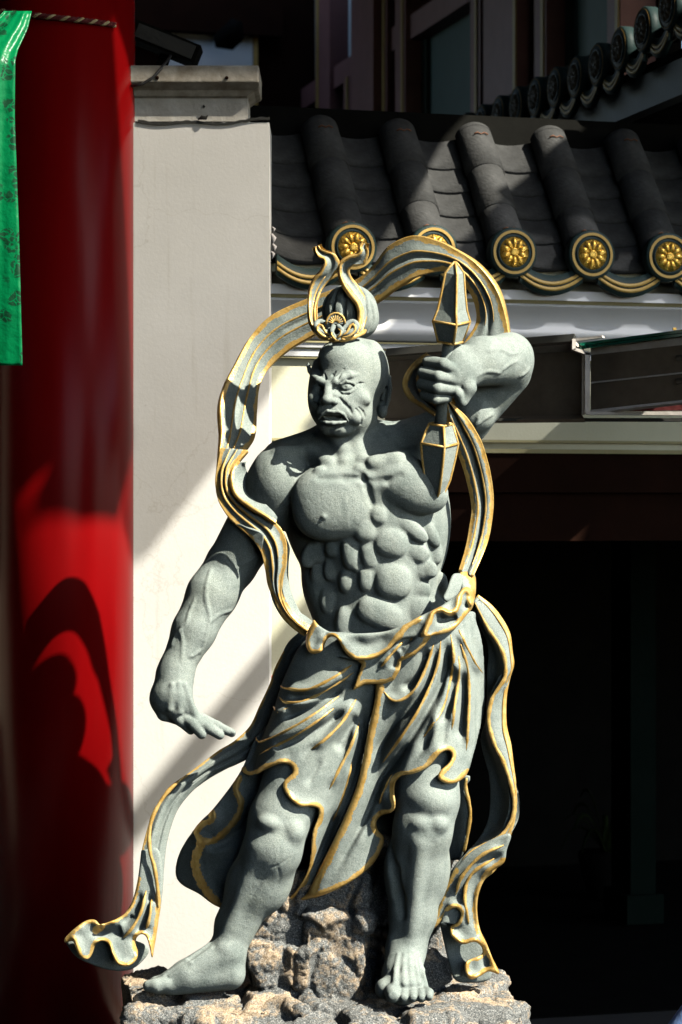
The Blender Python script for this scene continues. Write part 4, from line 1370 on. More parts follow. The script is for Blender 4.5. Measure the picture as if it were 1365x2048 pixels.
# boulder wall between and behind the legs
rock.add((-.11, .13, .58), (.19, .12, .24), rz=4, ry=-14, r=.03)
rock.add((-.02, .06, .60), (.105, .09, .155), rz=-5, ry=5, r=.03)
rock.add((-.20, .07, .55), (.09, .08, .10), rz=12, ry=-20, r=.03)
rock.add((-.06, .11, .78), (.11, .09, .09), rz=8, r=.025)
rock.add((.03, .10, .77), (.045, .08, .16), ry=2, r=.02)
rock.add((.08, .22, .70), (.12, .10, .26), ry=3, r=.03)
rock.add((.22, .20, .68), (.11, .11, .25), ry=-2, r=.03)
rock.add((.30, .20, .74), (.05, .06, .20), ry=6, r=.02)
V_, F_ = rock.mesh((-.78, -.40, -.02), (.70, .58, 1.06), .0065)
V_ = roughen(V_, F_, [(3.0, .012, 'f'), (5.5, .024, 'c'), (12, .006, 'c'), (60, .003, 'f'), (120, .0025, 'f')])
V_[:, 2] = np.where(V_[:, 2] < .03, .004, V_[:, 2])
rk = smooth_mesh_obj('rock_pedestal', V_, F_, ROCK)
tag(rk, 'rough grey granite rock base with tan broken edges under the statue', 'rock')
# ------------------------------------------------------------------ the guardian statue: body
statue = thing('guardian_statue', 'grey stone temple guardian statue with gold trimmed scarf, bare chest and raised double-ended weapon', 'statue', tuple(Pd(690, 1985, 40)))

def build_body():
    B = Ops()
    # --- core masses
    B.E(728, 1000, 42, 158, 150, 112, k=0, yaw=-10)                    # rib cage
    B.E(745, 1130, 45, 138, 150, 98, k=40, yaw=-22)                    # belly
    B.E(772, 1255, 45, 140, 95, 100, k=40)                    # pelvis
    B.C((692, 868, 22), 50, (712, 940, 22), 62, k=26)         # neck
    B.C((692, 880, 45), 42, (570, 925, 55), 48, k=34)         # trapezius
    B.C((705, 880, 50), 46, (830, 900, 60), 52, k=34)
    B.E(724, 960, -10, 120, 40, 70, k=30)
    # --- lats and flank
    B.E(612, 1050, 60, 40, 95, 60, th=-14, k=26)
    B.E(868, 1050, 60, 34, 100, 60, th=2, k=26)
    B.E(640, 1190, 40, 30, 60, 50, th=-20, k=24)
    # --- right (screen left) arm, lowered
    B.E(556, 962, 14, 60, 76, 66, th=14, k=14)                # deltoid
    B.C((545, 985, 28), 58, (468, 1120, 28), 50, k=18)
    B.E(505, 1080, 15, 44, 78, 44, th=30, k=14)               # biceps
    B.E(478, 1120, 50, 42, 60, 45, th=24, k=14)
    B.C((455, 1140, 32), 48, (424, 1190, 8), 50, k=16)
    B.C((424, 1190, 8), 49, (388, 1262, -12), 43, k=12)
    B.C((388, 1262, -12), 43, (357, 1328, -26), 34, k=12)
    B.E(450, 1178, 2, 32, 56, 36, th=22, k=10)                # brachioradialis
    B.E(404, 1190, 16, 24, 70, 34, th=22, k=12)
    B.C((357, 1328, -26), 33, (350, 1350, -28), 35, k=8)
    # --- raised (screen right) arm
    B.E(836, 892, 52, 56, 50, 58, th=-25, k=22)               # deltoid
    B.C((838, 890, 50), 52, (930, 838, 62), 48, k=20)
    B.C((930, 838, 62), 50, (1012, 742, 34), 52, k=16)
    B.E(948, 822, 26, 44, 46, 40, th=-40, k=10)               # biceps
    B.E(1022, 712, 16, 44, 46, 46, k=16)                      # elbow
    B.C((1012, 722, 4), 54, (965, 722, -48), 48, k=14)
    B.C((965, 722, -48), 46, (925, 742, -84), 38, k=14)
    # --- legs
    B.C((690, 1340, 20), 92, (560, 1640, -48), 60, k=20)     # right thigh (screen left)
    B.C((846, 1330, 30), 90, (856, 1600, -34), 60, k=20)     # left thigh
    return B

def build_torso_detail(B):
    f = B.front
    def bump(u, v, ru, rv, rd, th=0, k=7, sink=.45, p=2):
        B.E(u, v, f(u, v) + rd * sink, ru, rv, rd, th=th, k=k, p=p)
    # pectorals
    B.E(668, 1006, f(668, 1000) + 17, 85, 76, 48, th=-8, k=5, p=2.4)
    B.E(812, 968, f(812, 985) + 16, 90, 56, 42, th=24, k=6)
        # groove between the pectorals and below the collar bones
    B.T(B.on([(722, 945), (735, 975), (745, 1010)]), [4, 5, 3], k=8, sub=True)
    B.T(B.on([(640, 957), (690, 956), (728, 958)], -1), [3, 4, 3], k=10, sub=True)
    B.T(B.on([(742, 962), (775, 962), (800, 950)], -1), [3, 4, 3], k=10, sub=True)
    for u, v, r in [(655, 930, 16), (690, 924, 17), (720, 938, 12), (727, 921, 13), (752, 928, 16), (640, 942, 12)]:
        bump(u, v, r, r * .85, r * .8, k=6, sink=.5)
    B.T(B.on([(560, 905), (612, 905), (660, 925)], 6), [12, 12, 10], k=14)     # collar bones
    B.T(B.on([(745, 925), (790, 915), (835, 905)], 6), [11, 12, 10], k=14)
    B.C((705, 850, -8), 16, (722, 925, -44), 11, k=12)                          # sternomastoid
    B.C((672, 870, -20), 15, (704, 928, -44), 10, k=12)
    # abdomen and ribs
    for a in [(730, 1058, 23, 27, 20, 0), (757, 1030, 18, 20, 17, 0), (781, 1086, 35, 31, 28, 10), (702, 1104, 19, 36, 22, -6),
              (668, 1097, 17, 18, 16, 0), (739, 1109, 18, 30, 18, -10), (785, 1163, 38, 38, 32, 0), (734, 1157, 17, 28, 18, 0),
              (696, 1163, 18, 24, 18, 0), (760, 1228, 47, 31, 28, 22), (838, 1222, 28, 30, 24, 0), (690, 1243, 18, 30, 18, 10),
              (816, 1052, 48, 17, 18, 38), (856, 1060, 38, 15, 16, 58), (832, 1104, 28, 20, 18, 30), (846, 1140, 22, 22, 18, 0),
              (868, 1106, 18, 24, 16, 0), (640, 1100, 18, 26, 15, 20), (642, 1150, 20, 28, 16, 0), (664, 1140, 16, 22, 14, 0),
              (620, 1110, 16, 26, 14, 20), (660, 1200, 20, 28, 16, 0), (876, 1170, 20, 26, 16, 0), (840, 1180, 22, 18, 14, 0), (862, 1140, 13, 16, 11, 0), (716, 1134, 10, 11, 9, 0)]:
        bump(a[0], a[1], a[2] * 1.03, a[3] * 1.03, a[4] * .82, a[5], k=3.2, sink=.42, p=2.4)
    # nipple and its ring
    bump(648, 1033, 7, 7, 6, k=2, sink=.3)
    # arm veins
    def vein(pts, r=3.2):
        B.T([(u, v, d + .5 * r) for u, v, d in B.on(catmull(pts, len(pts) * 3).tolist())], r, k=3.5)
    vein([(422, 1142), (414, 1172), (413, 1200), (419, 1232), (415, 1258), (408, 1285), (400, 1305)], 3.6)
    vein([(391, 1200), (380, 1225), (374, 1246), (362, 1258), (366, 1280), (364, 1322)], 3.2)
    vein([(366, 1258), (352, 1272), (345, 1290)], 2.8)
    vein([(421, 1243), (440, 1228), (462, 1220)], 2.8)
    vein([(400, 1300), (388, 1310), (380, 1313)], 2.6)
    vein([(475, 1138), (490, 1126), (512, 1114)], 3)
    vein([(975, 702), (1000, 700), (1020, 708), (1035, 706)], 3.2)
    vein([(1004, 740), (1016, 730), (1032, 722)], 3.2)
    vein([(950, 752), (975, 742), (1000, 745)], 3)
    vein([(1040, 752), (1052, 744), (1058, 735)], 3)
    vein([(952, 856), (958, 830), (966, 805)], 3.2)
    vein([(952, 850), (968, 838), (984, 828)], 3.2)
    # wrist creases
    for y in (1334, 1343, 1352):
        B.T(B.on([(334, y - 2), (360, y), (382, y + 4)]), [1.6, 2.6, 1.6], k=3, sub=True)

def build_low_hand(B):
    # back of the hand, bent at the wrist
    B.C((351, 1350, -28), 36, (345, 1392, -36), 41, k=14)
    B.E(340, 1396, -34, 38, 40, 30, th=20, k=14)
    B.C((352, 1385, -50), 22, (392, 1440, -52), 14, k=12)
    B.C((330, 1400, -46), 20, (352, 1426, -54), 13, k=10)
    for a, b in [((345, 1370), (340, 1418)), ((358, 1368), (360, 1424)), ((370, 1370), (396, 1444))]:   # tendons
        B.T([(a[0], a[1], B.front(*a)), (b[0], b[1], B.front(*b))], [4, 6], k=7)
    B.E(354, 1427, -62, 9, 8, 8, k=4)
    B.E(338, 1420, -58, 9, 8, 8, k=4)
    B.E(398, 1447, -64, 11, 9, 9, k=4)
    # index and middle finger stretched to the right, ring and little finger curled, thumb tucked
    B.T([(392, 1440, -56), (418, 1456, -60), (440, 1470, -58)], [13, 11.5, 9.5], k=3)
    B.T([(400, 1436, -40), (434, 1452, -44), (464, 1466, -42)], [12, 10.5, 8.5], k=3)
    B.T([(362, 1430, -50), (388, 1450, -66), (404, 1468, -62)], [13, 12, 10.5], k=3)
    B.T([(342, 1424, -44), (362, 1442, -58), (382, 1460, -50)], [12, 11, 9.5], k=3)
    B.T([(318, 1400, -30), (330, 1426, -36), (362, 1440, -30), (396, 1456, -20)], [18, 16, 12, 9], k=4)
    B.E(466, 1465, -49, 5, 4, 3, k=1)

def build_weapon_hand(B):
    # fist closed round the shaft; the shaft runs from (896,690) to (880,850) at d = -96
    B.E(915, 748, -92, 34, 40, 30, th=0, k=12)
    B.C((925, 742, -84), 36, (905, 752, -96), 34, k=12)
    B.E(884, 762, -80, 36, 42, 26, k=10)
    rows = [((858, 724, -102), (888, 728, -128), (914, 742, -118)),
            ((848, 745, -100), (878, 753, -130), (912, 761, -118)),
            ((846, 768, -98), (876, 776, -128), (908, 780, -116)),
            ((850, 790, -94), (872, 798, -120), (896, 797, -112))]
    for i, (a, b, c) in enumerate(rows):
        B.T([a, b, c], [13, 12.2, 10.2] if i < 3 else [11, 10.5, 9], k=2.5)
    B.T([(930, 752, -100), (938, 776, -112), (928, 800, -112)], [20, 15, 11], k=6)     # thumb
    B.T([(912, 778, -116), (918, 788, -122), (926, 806, -116)], [9, 9, 8], k=3)
    B.E(914, 716, -84, 26, 28, 24, k=14)

def build_legs(B):
    # right leg (screen left)
    B.C((560, 1640, -52), 60, (545, 1700, -62), 58, k=16)
    B.C((545, 1700, -62), 56, (512, 1770, -30), 58, k=16)
    B.C((512, 1770, -30), 56, (472, 1850, -22), 40, k=16)
    B.C((472, 1850, -22), 40, (456, 1905, -24), 35, k=14)
    B.E(548, 1760, -30, 38, 66, 44, th=16, k=14)              # calf
    B.C((520, 1700, -96), 14, (448, 1880, -52), 10, k=16)      # shin
    B.E(540, 1648, -100, 27, 19, 26, th=10, k=8)               # knee cap
    B.E(586, 1664, -92, 24, 27, 28, k=8)
    B.E(560, 1690, -90, 30, 22, 18, k=22)
    # right foot
    B.E(456, 1930, -20, 34, 46, 36, k=14)                      # heel
    B.C((452, 1905, -34), 34, (372, 1950, -46), 30, k=16)
    B.C((460, 1950, -30), 30, (345, 1967, -46), 24, k=12)
    B.C((372, 1950, -46), 28, (318, 1972, -52), 17, k=10)
    B.T([(330, 1968, -64), (312, 1972, -68), (298, 1972, -66)], [15, 14, 12], k=6)   # big toe
    B.T([(332, 1960, -40), (312, 1964, -42), (302, 1968, -40)], [13, 11, 9], k=4)
    B.T([(336, 1956, -20), (320, 1961, -20), (308, 1964, -18)], [12, 10, 8], k=4)
    B.E(448, 1898, -58, 14, 13, 10, k=8)                       # ankle bone
    f = B.front
    for a, b in [((424, 1896), (340, 1952)), ((418, 1888), (328, 1950))]:
        B.T(B.on([a, ((a[0]+b[0])/2, (a[1]+b[1])/2 + 2), b], -1), [2.5, 3.2, 2.5], k=5)
    def vein(pts, r=3.2):
        B.T([(u, v, d + .5 * r) for u, v, d in B.on(catmull(pts, len(pts) * 3).tolist())], r, k=3.5)
    B.T(B.on([(580, 1714), (562, 1728), (540, 1736), (527, 1752), (520, 1770), (504, 1794)], -.6), 1.5, k=2, sub=True)
    B.T(B.on([(556, 1734), (560, 1750), (557, 1772)], -.6), 1.4, k=2, sub=True)
    # left leg (screen right)
    B.C((856, 1600, -38), 62, (846, 1660, -48), 58, k=16)
    B.C((846, 1660, -48), 56, (834, 1740, -20), 58, k=16)
    B.C((834, 1740, -20), 58, (826, 1830, -12), 46, k=16)
    B.C((826, 1830, -12), 46, (812, 1900, -14), 38, k=14)
    B.E(800, 1735, -18, 30, 72, 40, th=4, k=14)
    B.E(872, 1735, -6, 28, 70, 40, k=14)
    B.C((840, 1690, -92), 15, (822, 1880, -48), 11, k=16)      # shin
    B.E(830, 1738, -58, 15, 62, 22, th=4, k=12)
    B.E(862, 1606, -78, 42, 34, 36, k=10)
    B.E(842, 1648, -94, 22, 17, 20, k=8)                       # knee cap
    B.E(876, 1650, -90, 20, 18, 20, k=8)
    B.E(792, 1878, -30, 14, 16, 12, k=8)
    # left foot, towards the viewer
    B.C((812, 1900, -14), 38, (806, 1950, -60), 40, k=16)
    B.C((806, 1950, -60), 38, (806, 1982, -112), 30, k=14)
    B.E(808, 1975, -96, 50, 24, 44, k=16)
    B.E(800, 1952, 10, 38, 40, 40, k=16)
    B.E(768, 1978, -104, 18, 20, 30, k=10)
    toes = [(786, 1988, 16.5), (808, 1992, 12), (826, 1992, 11.5), (843, 1992, 11), (858, 1990, 10)]
    for u, v, r in toes:
        B.T([(u * .8 + 161, v - 12, -112), (u, v - 4, -140), (u, v + 4, -158)], [r, r, r * .86], k=3)
        B.E(u, v + 3, -158 - r * .80, r * .62, r * .6, 3.0, k=1)
    for u, v, r in toes:
        B.T(B.on([(u * .55 + 365, 1908), (u * .75 + 202, 1940), (u * .85 + 122, 1968)], -.5), [2.5, 4, 5], k=6)
    B.T(B.on([(783, 1700), (790, 1740), (800, 1790), (806, 1830)], 2), [3, 6, 6, 3], k=16, sub=True)

def build_head(B):
    f = B.front
    B.E(700, 752, 14, 78, 80, 88, k=10)                        # skull
    B.E(676, 800, -22, 60, 72, 70, th=-6, k=26)                # face
    B.E(700, 826, -14, 48, 40, 58, th=20, k=24)                # jaw
    B.E(688, 720, -36, 52, 42, 42, th=8, k=14)                 # forehead boss
    B.E(745, 735, 0, 26, 52, 50, k=18)                         # temple
    B.E(736, 838, 4, 18, 20, 26, k=12)                         # jaw corner
    B.T(B.on([(636, 705), (634, 728), (638, 748)], -2), [5, 7, 4], k=12, sub=True)
    # eye sockets
    B.E(690, 777, f(690, 777) - 3, 25, 12, 10, th=4, k=7, sub=True)
    B.E(634, 778, f(636, 776) - 3, 18, 12, 10, th=-14, k=7, sub=True)
    # brow: frowning v
    B.T([(716, 750, f(716, 750) + 6), (700, 750, f(700, 750)), (684, 755, f(684, 754) - 3), (671, 763, f(671, 761) - 5), (662, 769, f(662, 766) - 3)], [5, 7, 8, 8, 7], k=4)
    B.T([(620, 740, f(622, 742) + 5), (627, 752, f(628, 752) + 1), (638, 761, f(638, 761) - 1), (650, 768, f(652, 766) - 2)], [4, 6, 7, 6.5], k=4)
    B.T([(620, 742, f(622, 742) + 4), (617, 732, f(624, 735) + 5), (617, 726, f(626, 732) + 8)], [5, 3.5, 1.5], k=3)   # brow flick
    # frown lines
    for pts in [[(664, 758), (667, 750), (672, 744)], [(676, 757), (681, 748), (688, 738)], [(652, 758), (650, 748)]]:
        B.T(B.on(pts, .5), [3] + [2.2] * (len(pts) - 2) + [.8], k=2.5, sub=True)
    # eyes
    e1, e2 = f(692, 775), f(637, 777)
    B.E(693, 774, e1 + 1, 14, 9.5, 11, k=1)
    B.E(637, 777, e2 + 2, 12, 9, 10, k=1)
    B.T([(675, 778, e1 + 2), (682, 768, e1 - 6), (694, 763, e1 - 8), (706, 766, e1 - 5), (716, 775, e1 + 5)], [2, 2.8, 3.2, 3, 2], k=1.5)
    B.T([(677, 780, e1 + 1), (687, 785.5, e1 - 6), (700, 784.5, e1 - 5), (711, 777, e1 + 2)], [2, 2.8, 2.8, 2], k=1.5)
    B.T([(624, 775, e2 + 5), (636, 768, e2 - 5), (649, 776, e2)], [2, 3, 2.4], k=1.5)
    B.T([(626, 782, e2 + 4), (638, 787, e2 - 4), (648, 783, e2)], [2, 2.6, 2], k=1.5)
    B.E(690, 774, e1 - 10.5, 4.2, 4.2, 2.4, k=1, sub=True)
    B.T(B.on([(712, 772), (720, 767), (727, 766)], .5), [2, 1.8, .8], k=3, sub=True)
    # cheeks
    B.E(718, 792, f(718, 792) + 10, 26, 13, 13, th=28, k=12)
    B.E(632, 800, f(632, 800) + 9, 16, 18, 14, th=-20, k=10)
    # muzzle
    B.E(664, 822, f(664, 822) + 7, 30, 17, 16, k=10)
    # nose
    g = f(657, 790)
    B.C((656, 769, f(656, 769) + 2), 6.5, (656, 796, g - 15), 10, k=6)
    B.E(655, 800, g - 17, 11.5, 9, 12, k=4)
    B.E(669, 803, g - 5, 8.5, 7.5, 11, k=2.5)
    B.E(645, 803, g - 4, 7, 7, 10, k=2.5)
    B.E(664, 810, g - 10, 4, 3, 6, k=1, sub=True)
    B.E(650, 810, g - 10, 3.4, 3, 6, k=1, sub=True)
    # nasolabial folds
    B.T(B.on([(680, 797), (690, 808), (699, 817), (705, 828)], -.5), [2, 3.2, 3.2, 2], k=3.5, sub=True)
    B.T(B.on([(640, 800), (634, 812), (634, 826)], -.5), [2, 2.8, 2], k=4, sub=True)
    # mouth, open and turned down
    m = f(665, 832)
    B.E(666, 833, m - 2, 25, 7.5, 22, th=3, k=2, sub=True)
    B.E(689, 839, m + 5, 8, 6, 15, th=30, k=2, sub=True)
    B.E(643, 837, m + 6, 6, 6, 14, th=-30, k=2, sub=True)
    B.T([(637, 838, m + 8), (645, 828, m - 2), (656, 822, m - 8), (666, 823.5, m - 9), (676, 822.5, m - 7), (688, 829, m + 1), (697, 842, m + 9)], [1.6, 3, 3.4, 3.2, 3.4, 2.8, 1.6], k=2)
    B.T([(643, 843, m + 5), (653, 845, m - 5), (666, 846, m - 8), (680, 845, m - 4), (692, 843, m + 6)], [2, 3.4, 4.2, 3.4, 2], k=2)
    B.T([(650, 826.5, m + 5), (666, 827, m + 3), (682, 828, m + 6)], [3.4, 3.8, 3.4], k=0)          # row of upper teeth
    # folds beside the mouth
    B.E(711, 836, f(711, 836) + 7, 15, 14, 14, k=5)
    B.T(B.on([(712, 818), (721, 826), (725, 838), (722, 848)], 0), [1.6, 2.8, 2.8, 1.5], k=3, sub=True)
    B.T(B.on([(718, 815), (727, 824), (731, 834)], 0), [1.2, 2, 1.2], k=3, sub=True)
    # chin
    B.E(684, 860, f(684, 858) + 9, 24, 13, 16, th=-8, k=6)
    B.E(658, 860, f(658, 858) + 9, 16, 11, 14, k=6)
    B.T(B.on([(650, 852), (666, 854), (686, 851)], 0), [1.8, 2.8, 1.8], k=4, sub=True)
    # ear: shell, rim, hollow and long lobe, turned towards the viewer
    B.E(766, 790, 14, 15, 42, 15, th=5, k=4)
    B.T([(752, 770, 0), (754, 754, -4), (765, 747, -5), (777, 755, -2), (780, 776, 0), (777, 800, 1), (771, 818, 0)], [4, 5, 5.5, 5.5, 5, 4.5, 4], k=2)
    B.E(764, 780, -4, 9, 25, 14, th=4, k=3, sub=True)
    B.T([(765, 768, 2), (769, 782, 1), (765, 798, 0)], [3, 3.5, 3], k=2)
    B.E(765, 824, 2, 10, 13, 11, k=4)
    B.E(753, 793, -3, 5, 8, 7, k=3)

body = build_body()
build_torso_detail(body)
build_low_hand(body)
build_weapon_hand(body)
build_legs(body)
build_head(body)
_parts = []
for lo, hi, h in [((600, 660, -150), (790, 885, 115), 1.3),                 # head
                  ((480, 876, -130), (935, 1345, 190), 2.6), ((480, 820, -60), (606, 880, 150), 2.6), ((784, 820, -60), (800, 880, 150), 2.6),               # torso
                  ((290, 900, -120), (484, 1345, 140), 2.4),              # lowered arm
                  ((290, 1340, -120), (484, 1500, 60), 1.6),               # lowered hand
                  ((786, 655, -165), (1080, 880, 140), 2.2),               # raised arm and fist
                  ((931, 870, -20), (1000, 930, 140), 2.4),
                  ((440, 1340, -160), (960, 1790, 150), 3.0),              # thighs and knees
                  ((280, 1784, -190), (930, 2020, 80), 2.2)]:              # shins and feet
    V_, F_ = body.mesh(lo, hi, h)
    _parts.append((relax(V_, F_, 1, .15 if h < 1.4 else .4), F_))
V_, F_ = join_parts(_parts)
smooth_mesh_obj('body', map_px(V_), F_, STONE, statue)
# ------------------------------------------------------------------ the guardian statue: garments
def cap_front(U, V, p, r1, q, r2):
    """front depth of a tapered limb, falling steeply away past its outline"""
    ab = np.array(q[:2], float) - np.array(p[:2], float)
    h = np.clip(((U - p[0]) * ab[0] + (V - p[1]) * ab[1]) / (ab @ ab), -.2, 1.15)
    x = np.hypot(U - p[0] - h * ab[0], V - p[1] - h * ab[1])
    r = r1 + (r2 - r1) * h
    z = p[2] + (q[2] - p[2]) * h
    return z - np.where(x < r, np.sqrt(np.maximum(r*r - x*x, 0)), -(x - r) * 1.2)

def smin_np(a, b, k):
    e = np.maximum(k - np.abs(a - b), 0) / k
    return np.minimum(a, b) - e * e * k * .25

def skirt_base(U, V):
    a = cap_front(U, V, (700, 1290, 30), 128, (572, 1640, -34), 84)
    b = cap_front(U, V, (848, 1290, 30), 126, (858, 1620, -24), 92)
    p = cap_front(U, V, (735, 1285, 30), 120, (850, 1275, 30), 122)
    m = cap_front(U, V, (775, 1300, 30), 112, (690, 1760, 20), 70)
    D = smin_np(smin_np(a, b, 40), smin_np(p, m, 40), 40)
    return np.clip(D, -200, 150)

# gold fold lines of the skirt (photo pixels), left and right of the slit
FOLDS_R = [[(868, 1288), (852, 1337), (830, 1379), (803, 1400), (784, 1400), (768, 1383)],
           [(882, 1281), (877, 1325), (861, 1372), (840, 1415), (825, 1441), (791, 1491), (766, 1525)],
           [(902, 1269), (908, 1318), (898, 1372), (883, 1422), (847, 1475)],
           [(918, 1312), (918, 1355), (910, 1411), (904, 1460)],
           [(922, 1288), (935, 1335), (939, 1386), (937, 1448), (933, 1501)],
           [(918, 1259), (935, 1296), (953, 1331), (967, 1347)]]
FOLDS_L = [[(704, 1330), (666, 1356), (616, 1379), (572, 1377), (561, 1371)],
           [(708, 1345), (654, 1379), (609, 1402), (572, 1405), (559, 1394)],
           [(576, 1415), (559, 1425), (547, 1413)],
           [(679, 1392), (635, 1425), (586, 1455), (540, 1478), (518, 1484), (512, 1474)],
           [(668, 1417), (616, 1455), (563, 1486), (520, 1509)],
           [(713, 1398), (685, 1444), (647, 1482), (622, 1499)],
           [(719, 1446), (701, 1495), (675, 1546), (659, 1579)],
           [(704, 1524), (688, 1585), (666, 1643)],
           [(786, 1547), (772, 1575), (759, 1608)]]
GROOVES = [[(858, 1296), (838, 1350), (806, 1382)], [(874, 1285), (866, 1340), (838, 1395), (790, 1452), (745, 1520)],
           [(894, 1275), (890, 1345), (862, 1410), (800, 1510), (745, 1580)], [(908, 1330), (904, 1390), (880, 1450)],
           [(926, 1340), (924, 1420), (915, 1480)], [(700, 1358), (640, 1390), (575, 1396)], [(690, 1376), (640, 1412), (566, 1436)],
           [(690, 1420), (630, 1462), (540, 1498)], [(716, 1430), (672, 1500)], [(726, 1400), (722, 1480), (700, 1560), (668, 1650), (640, 1720)]]
HEM_L = [(482, 1537), (491, 1549), (511, 1552), (533, 1539), (562, 1527), (580, 1530), (586, 1543), (577, 1554), (567, 1564), (568, 1580),
         (580, 1598), (601, 1613), (624, 1613), (638, 1619), (635, 1637), (625, 1666), (621, 1704), (611, 1749), (588, 1785), (559, 1811)]
SLIT = [(757, 1375), (740, 1469), (720, 1566), (688, 1646), (649, 1727), (620, 1785), (600, 1802)]
HEM_R = [(600, 1804), (640, 1793), (695, 1768), (743, 1732), (764, 1698), (769, 1675), (757, 1661), (753, 1645), (762, 1632), (784, 1626),
         (792, 1611), (790, 1586), (792, 1565), (805, 1552), (830, 1547), (858, 1533), (880, 1508), (896, 1501), (904, 1510), (898, 1526),
         (884, 1538), (876, 1550), (880, 1561), (900, 1568), (919, 1563), (936, 1547)]

# left panel lies over the right one at the slit
left_poly = [(640, 1262), (600, 1292), (566, 1360), (545, 1420), (515, 1490), (500, 1524)] + HEM_L + [(570, 1812)] + [(595, 1803), (620, 1775), (649, 1716), (688, 1634), (718, 1556), (736, 1466), (752, 1375), (760, 1300), (720, 1270)]
right_poly = [(742, 1300)] + [(u - 5, v) for u, v in SLIT] + HEM_R[1:] + [(948, 1510), (958, 1477), (970, 1422), (972, 1380), (972, 1345), (965, 1284), (953, 1243), (944, 1222), (860, 1240)]

def add_folds(c, folds, amp, wid):
    for f in folds:
        c.ridge(f, amp, wid, taper=.2)

pl = Cloth(left_poly, lambda U, V: skirt_base(U, V) + 14 * np.exp(-((U - 700 + (V - 1500) * .35) / 60) ** 2), thick=16)
add_folds(pl, FOLDS_L, 16, 9)
for g in GROOVES[5:]:
    pl.ridge(g, -19, 7.5, taper=.15)
for i, f in enumerate([HEM_L[:5], HEM_L[5:9], HEM_L[10:14]]):
    pl.ridge(f, -4 if i == 1 else 8, 12, taper=0)
pr = Cloth(right_poly, lambda U, V: skirt_base(U, V) + 2, thick=16)
add_folds(pr, FOLDS_R + [FOLDS_L[8]], 15, 8)
for g in GROOVES[:5]:
    pr.ridge(g, -23, 7, taper=.15)
pr.ridge([(u + 6, v) for u, v in SLIT], 12, 14, taper=0)
pr.ridge([(880, 1540), (872, 1470), (866, 1400)], 8, 16, taper=.3)
for g in ([(800, 1500), (760, 1580), (720, 1680)], [(812, 1480), (790, 1540), (775, 1600)]):
    pr.ridge(g, -12, 14, taper=.25)
pl.ridge(HEM_L, 3.5, 9, taper=0)
pr.ridge(HEM_R, 3.5, 9, taper=0)
for g in ([(700, 1402), (650, 1468), (590, 1528)], [(712, 1425), (692, 1500), (648, 1600)], [(694, 1540), (664, 1640), (628, 1744)], [(646, 1512), (612, 1575)], [(700, 1368), (630, 1412), (556, 1446)], [(730, 1440), (716, 1520), (684, 1610)], [(678, 1600), (650, 1690), (612, 1776)]):
    pl.ridge(g, -9, 6, taper=.3)
    pl.ridge([(u + 9, v + 3) for u, v in g], 3, 6, taper=.3)
for g in ([(852, 1300), (816, 1396), (770, 1480), (738, 1560)], [(905, 1310), (893, 1400), (850, 1490), (806, 1550)], [(937, 1340), (930, 1430), (921, 1520)], [(957, 1330), (957, 1400), (946, 1480)], [(892, 1440), (884, 1500)], [(790, 1500), (742, 1615), (690, 1716)], [(772, 1530), (728, 1636), (664, 1762)], [(800, 1420), (772, 1490), (736, 1580)], [(870, 1420), (842, 1510)]):
    pr.ridge(g, -9, 6, taper=.3)
    pr.ridge([(u + 9, v + 2) for u, v in g], 3, 6, taper=.3)
pl.D = blur2(pl.D, 1); pr.D = blur2(pr.D, 1)
skirt = pl.build('skirt_panel', STONE, statue, [(HEM_L, 10)])
skirt2 = pr.build('skirt_panel', STONE, statue, [(HEM_R, 10), ([(u + 2, v) for u, v in SLIT], 8.5)])
g = Gold()
for f in FOLDS_L[:8]:
    g.line(f, 3.0, pl.depth, .4, flat=.4)
g.build('gold_trim', skirt)
g = Gold()
for f in FOLDS_R + [FOLDS_L[8]]:
    g.line(f, 2.8, pr.depth, .4, flat=.4)
g.build('gold_trim', skirt2)

# back of the skirt: bulging drape behind the right calf, lining behind the left knee
back_l = [(545, 1440), (512, 1476), (486, 1534), (462, 1572), (427, 1617), (392, 1653), (360, 1704), (351, 1746), (363, 1769), (398, 1788), (430, 1811), (470, 1822), (560, 1816), (640, 1796), (720, 1752), (790, 1720), (810, 1690), (812, 1560), (700, 1540), (600, 1540), (540, 1530)]
cb = Cloth(back_l, lambda U, V: 10 + 70 * np.clip((np.abs(U - 470) / 115), 0, 1.15) ** 2 + .06 * (V - 1650) - .10 * np.clip(U - 620, 0, 200), thick=20, h=3)
SC1 = [(478, 1556), (472, 1580), (482, 1602), (478, 1628), (458, 1656), (430, 1680), (408, 1682), (394, 1668), (402, 1650), (424, 1640), (424, 1624)]
SC2 = [(402, 1690), (391, 1722), (398, 1755), (416, 1785), (436, 1808)]
cb.ridge(SC1, 14, 12, taper=0)
cb.ridge([(u + 22, v + 2) for u, v in SC1[2:8]], -12, 12, taper=.2)
cb.ridge([(470, 1690), (430, 1706), (400, 1700)], 8, 10, taper=.2)
cb.ridge(SC2, 8, 14, taper=0)
bd = cb.build('skirt_back_drape', STONE, statue, [(SC1, 6.5), (SC2, 8.5)])
back_r = [(800, 1545), (936, 1550), (932, 1575), (942, 1622), (936, 1670), (928, 1706), (905, 1722), (800, 1700)]
cr = Cloth(back_r, lambda U, V: 34 + .25 * (V - 1600) - .28 * (U - 880) + 12 * np.sin((U - 860) / 16), thick=16, h=3)
bd2 = cr.build('skirt_back_drape', STONE, statue)
g = Gold()
g.line([(934, 1556), (932, 1576), (941, 1622), (936, 1668), (928, 1704)], 3.6, cr.depth, 2, taper=False)
g.build('gold_trim', bd2)

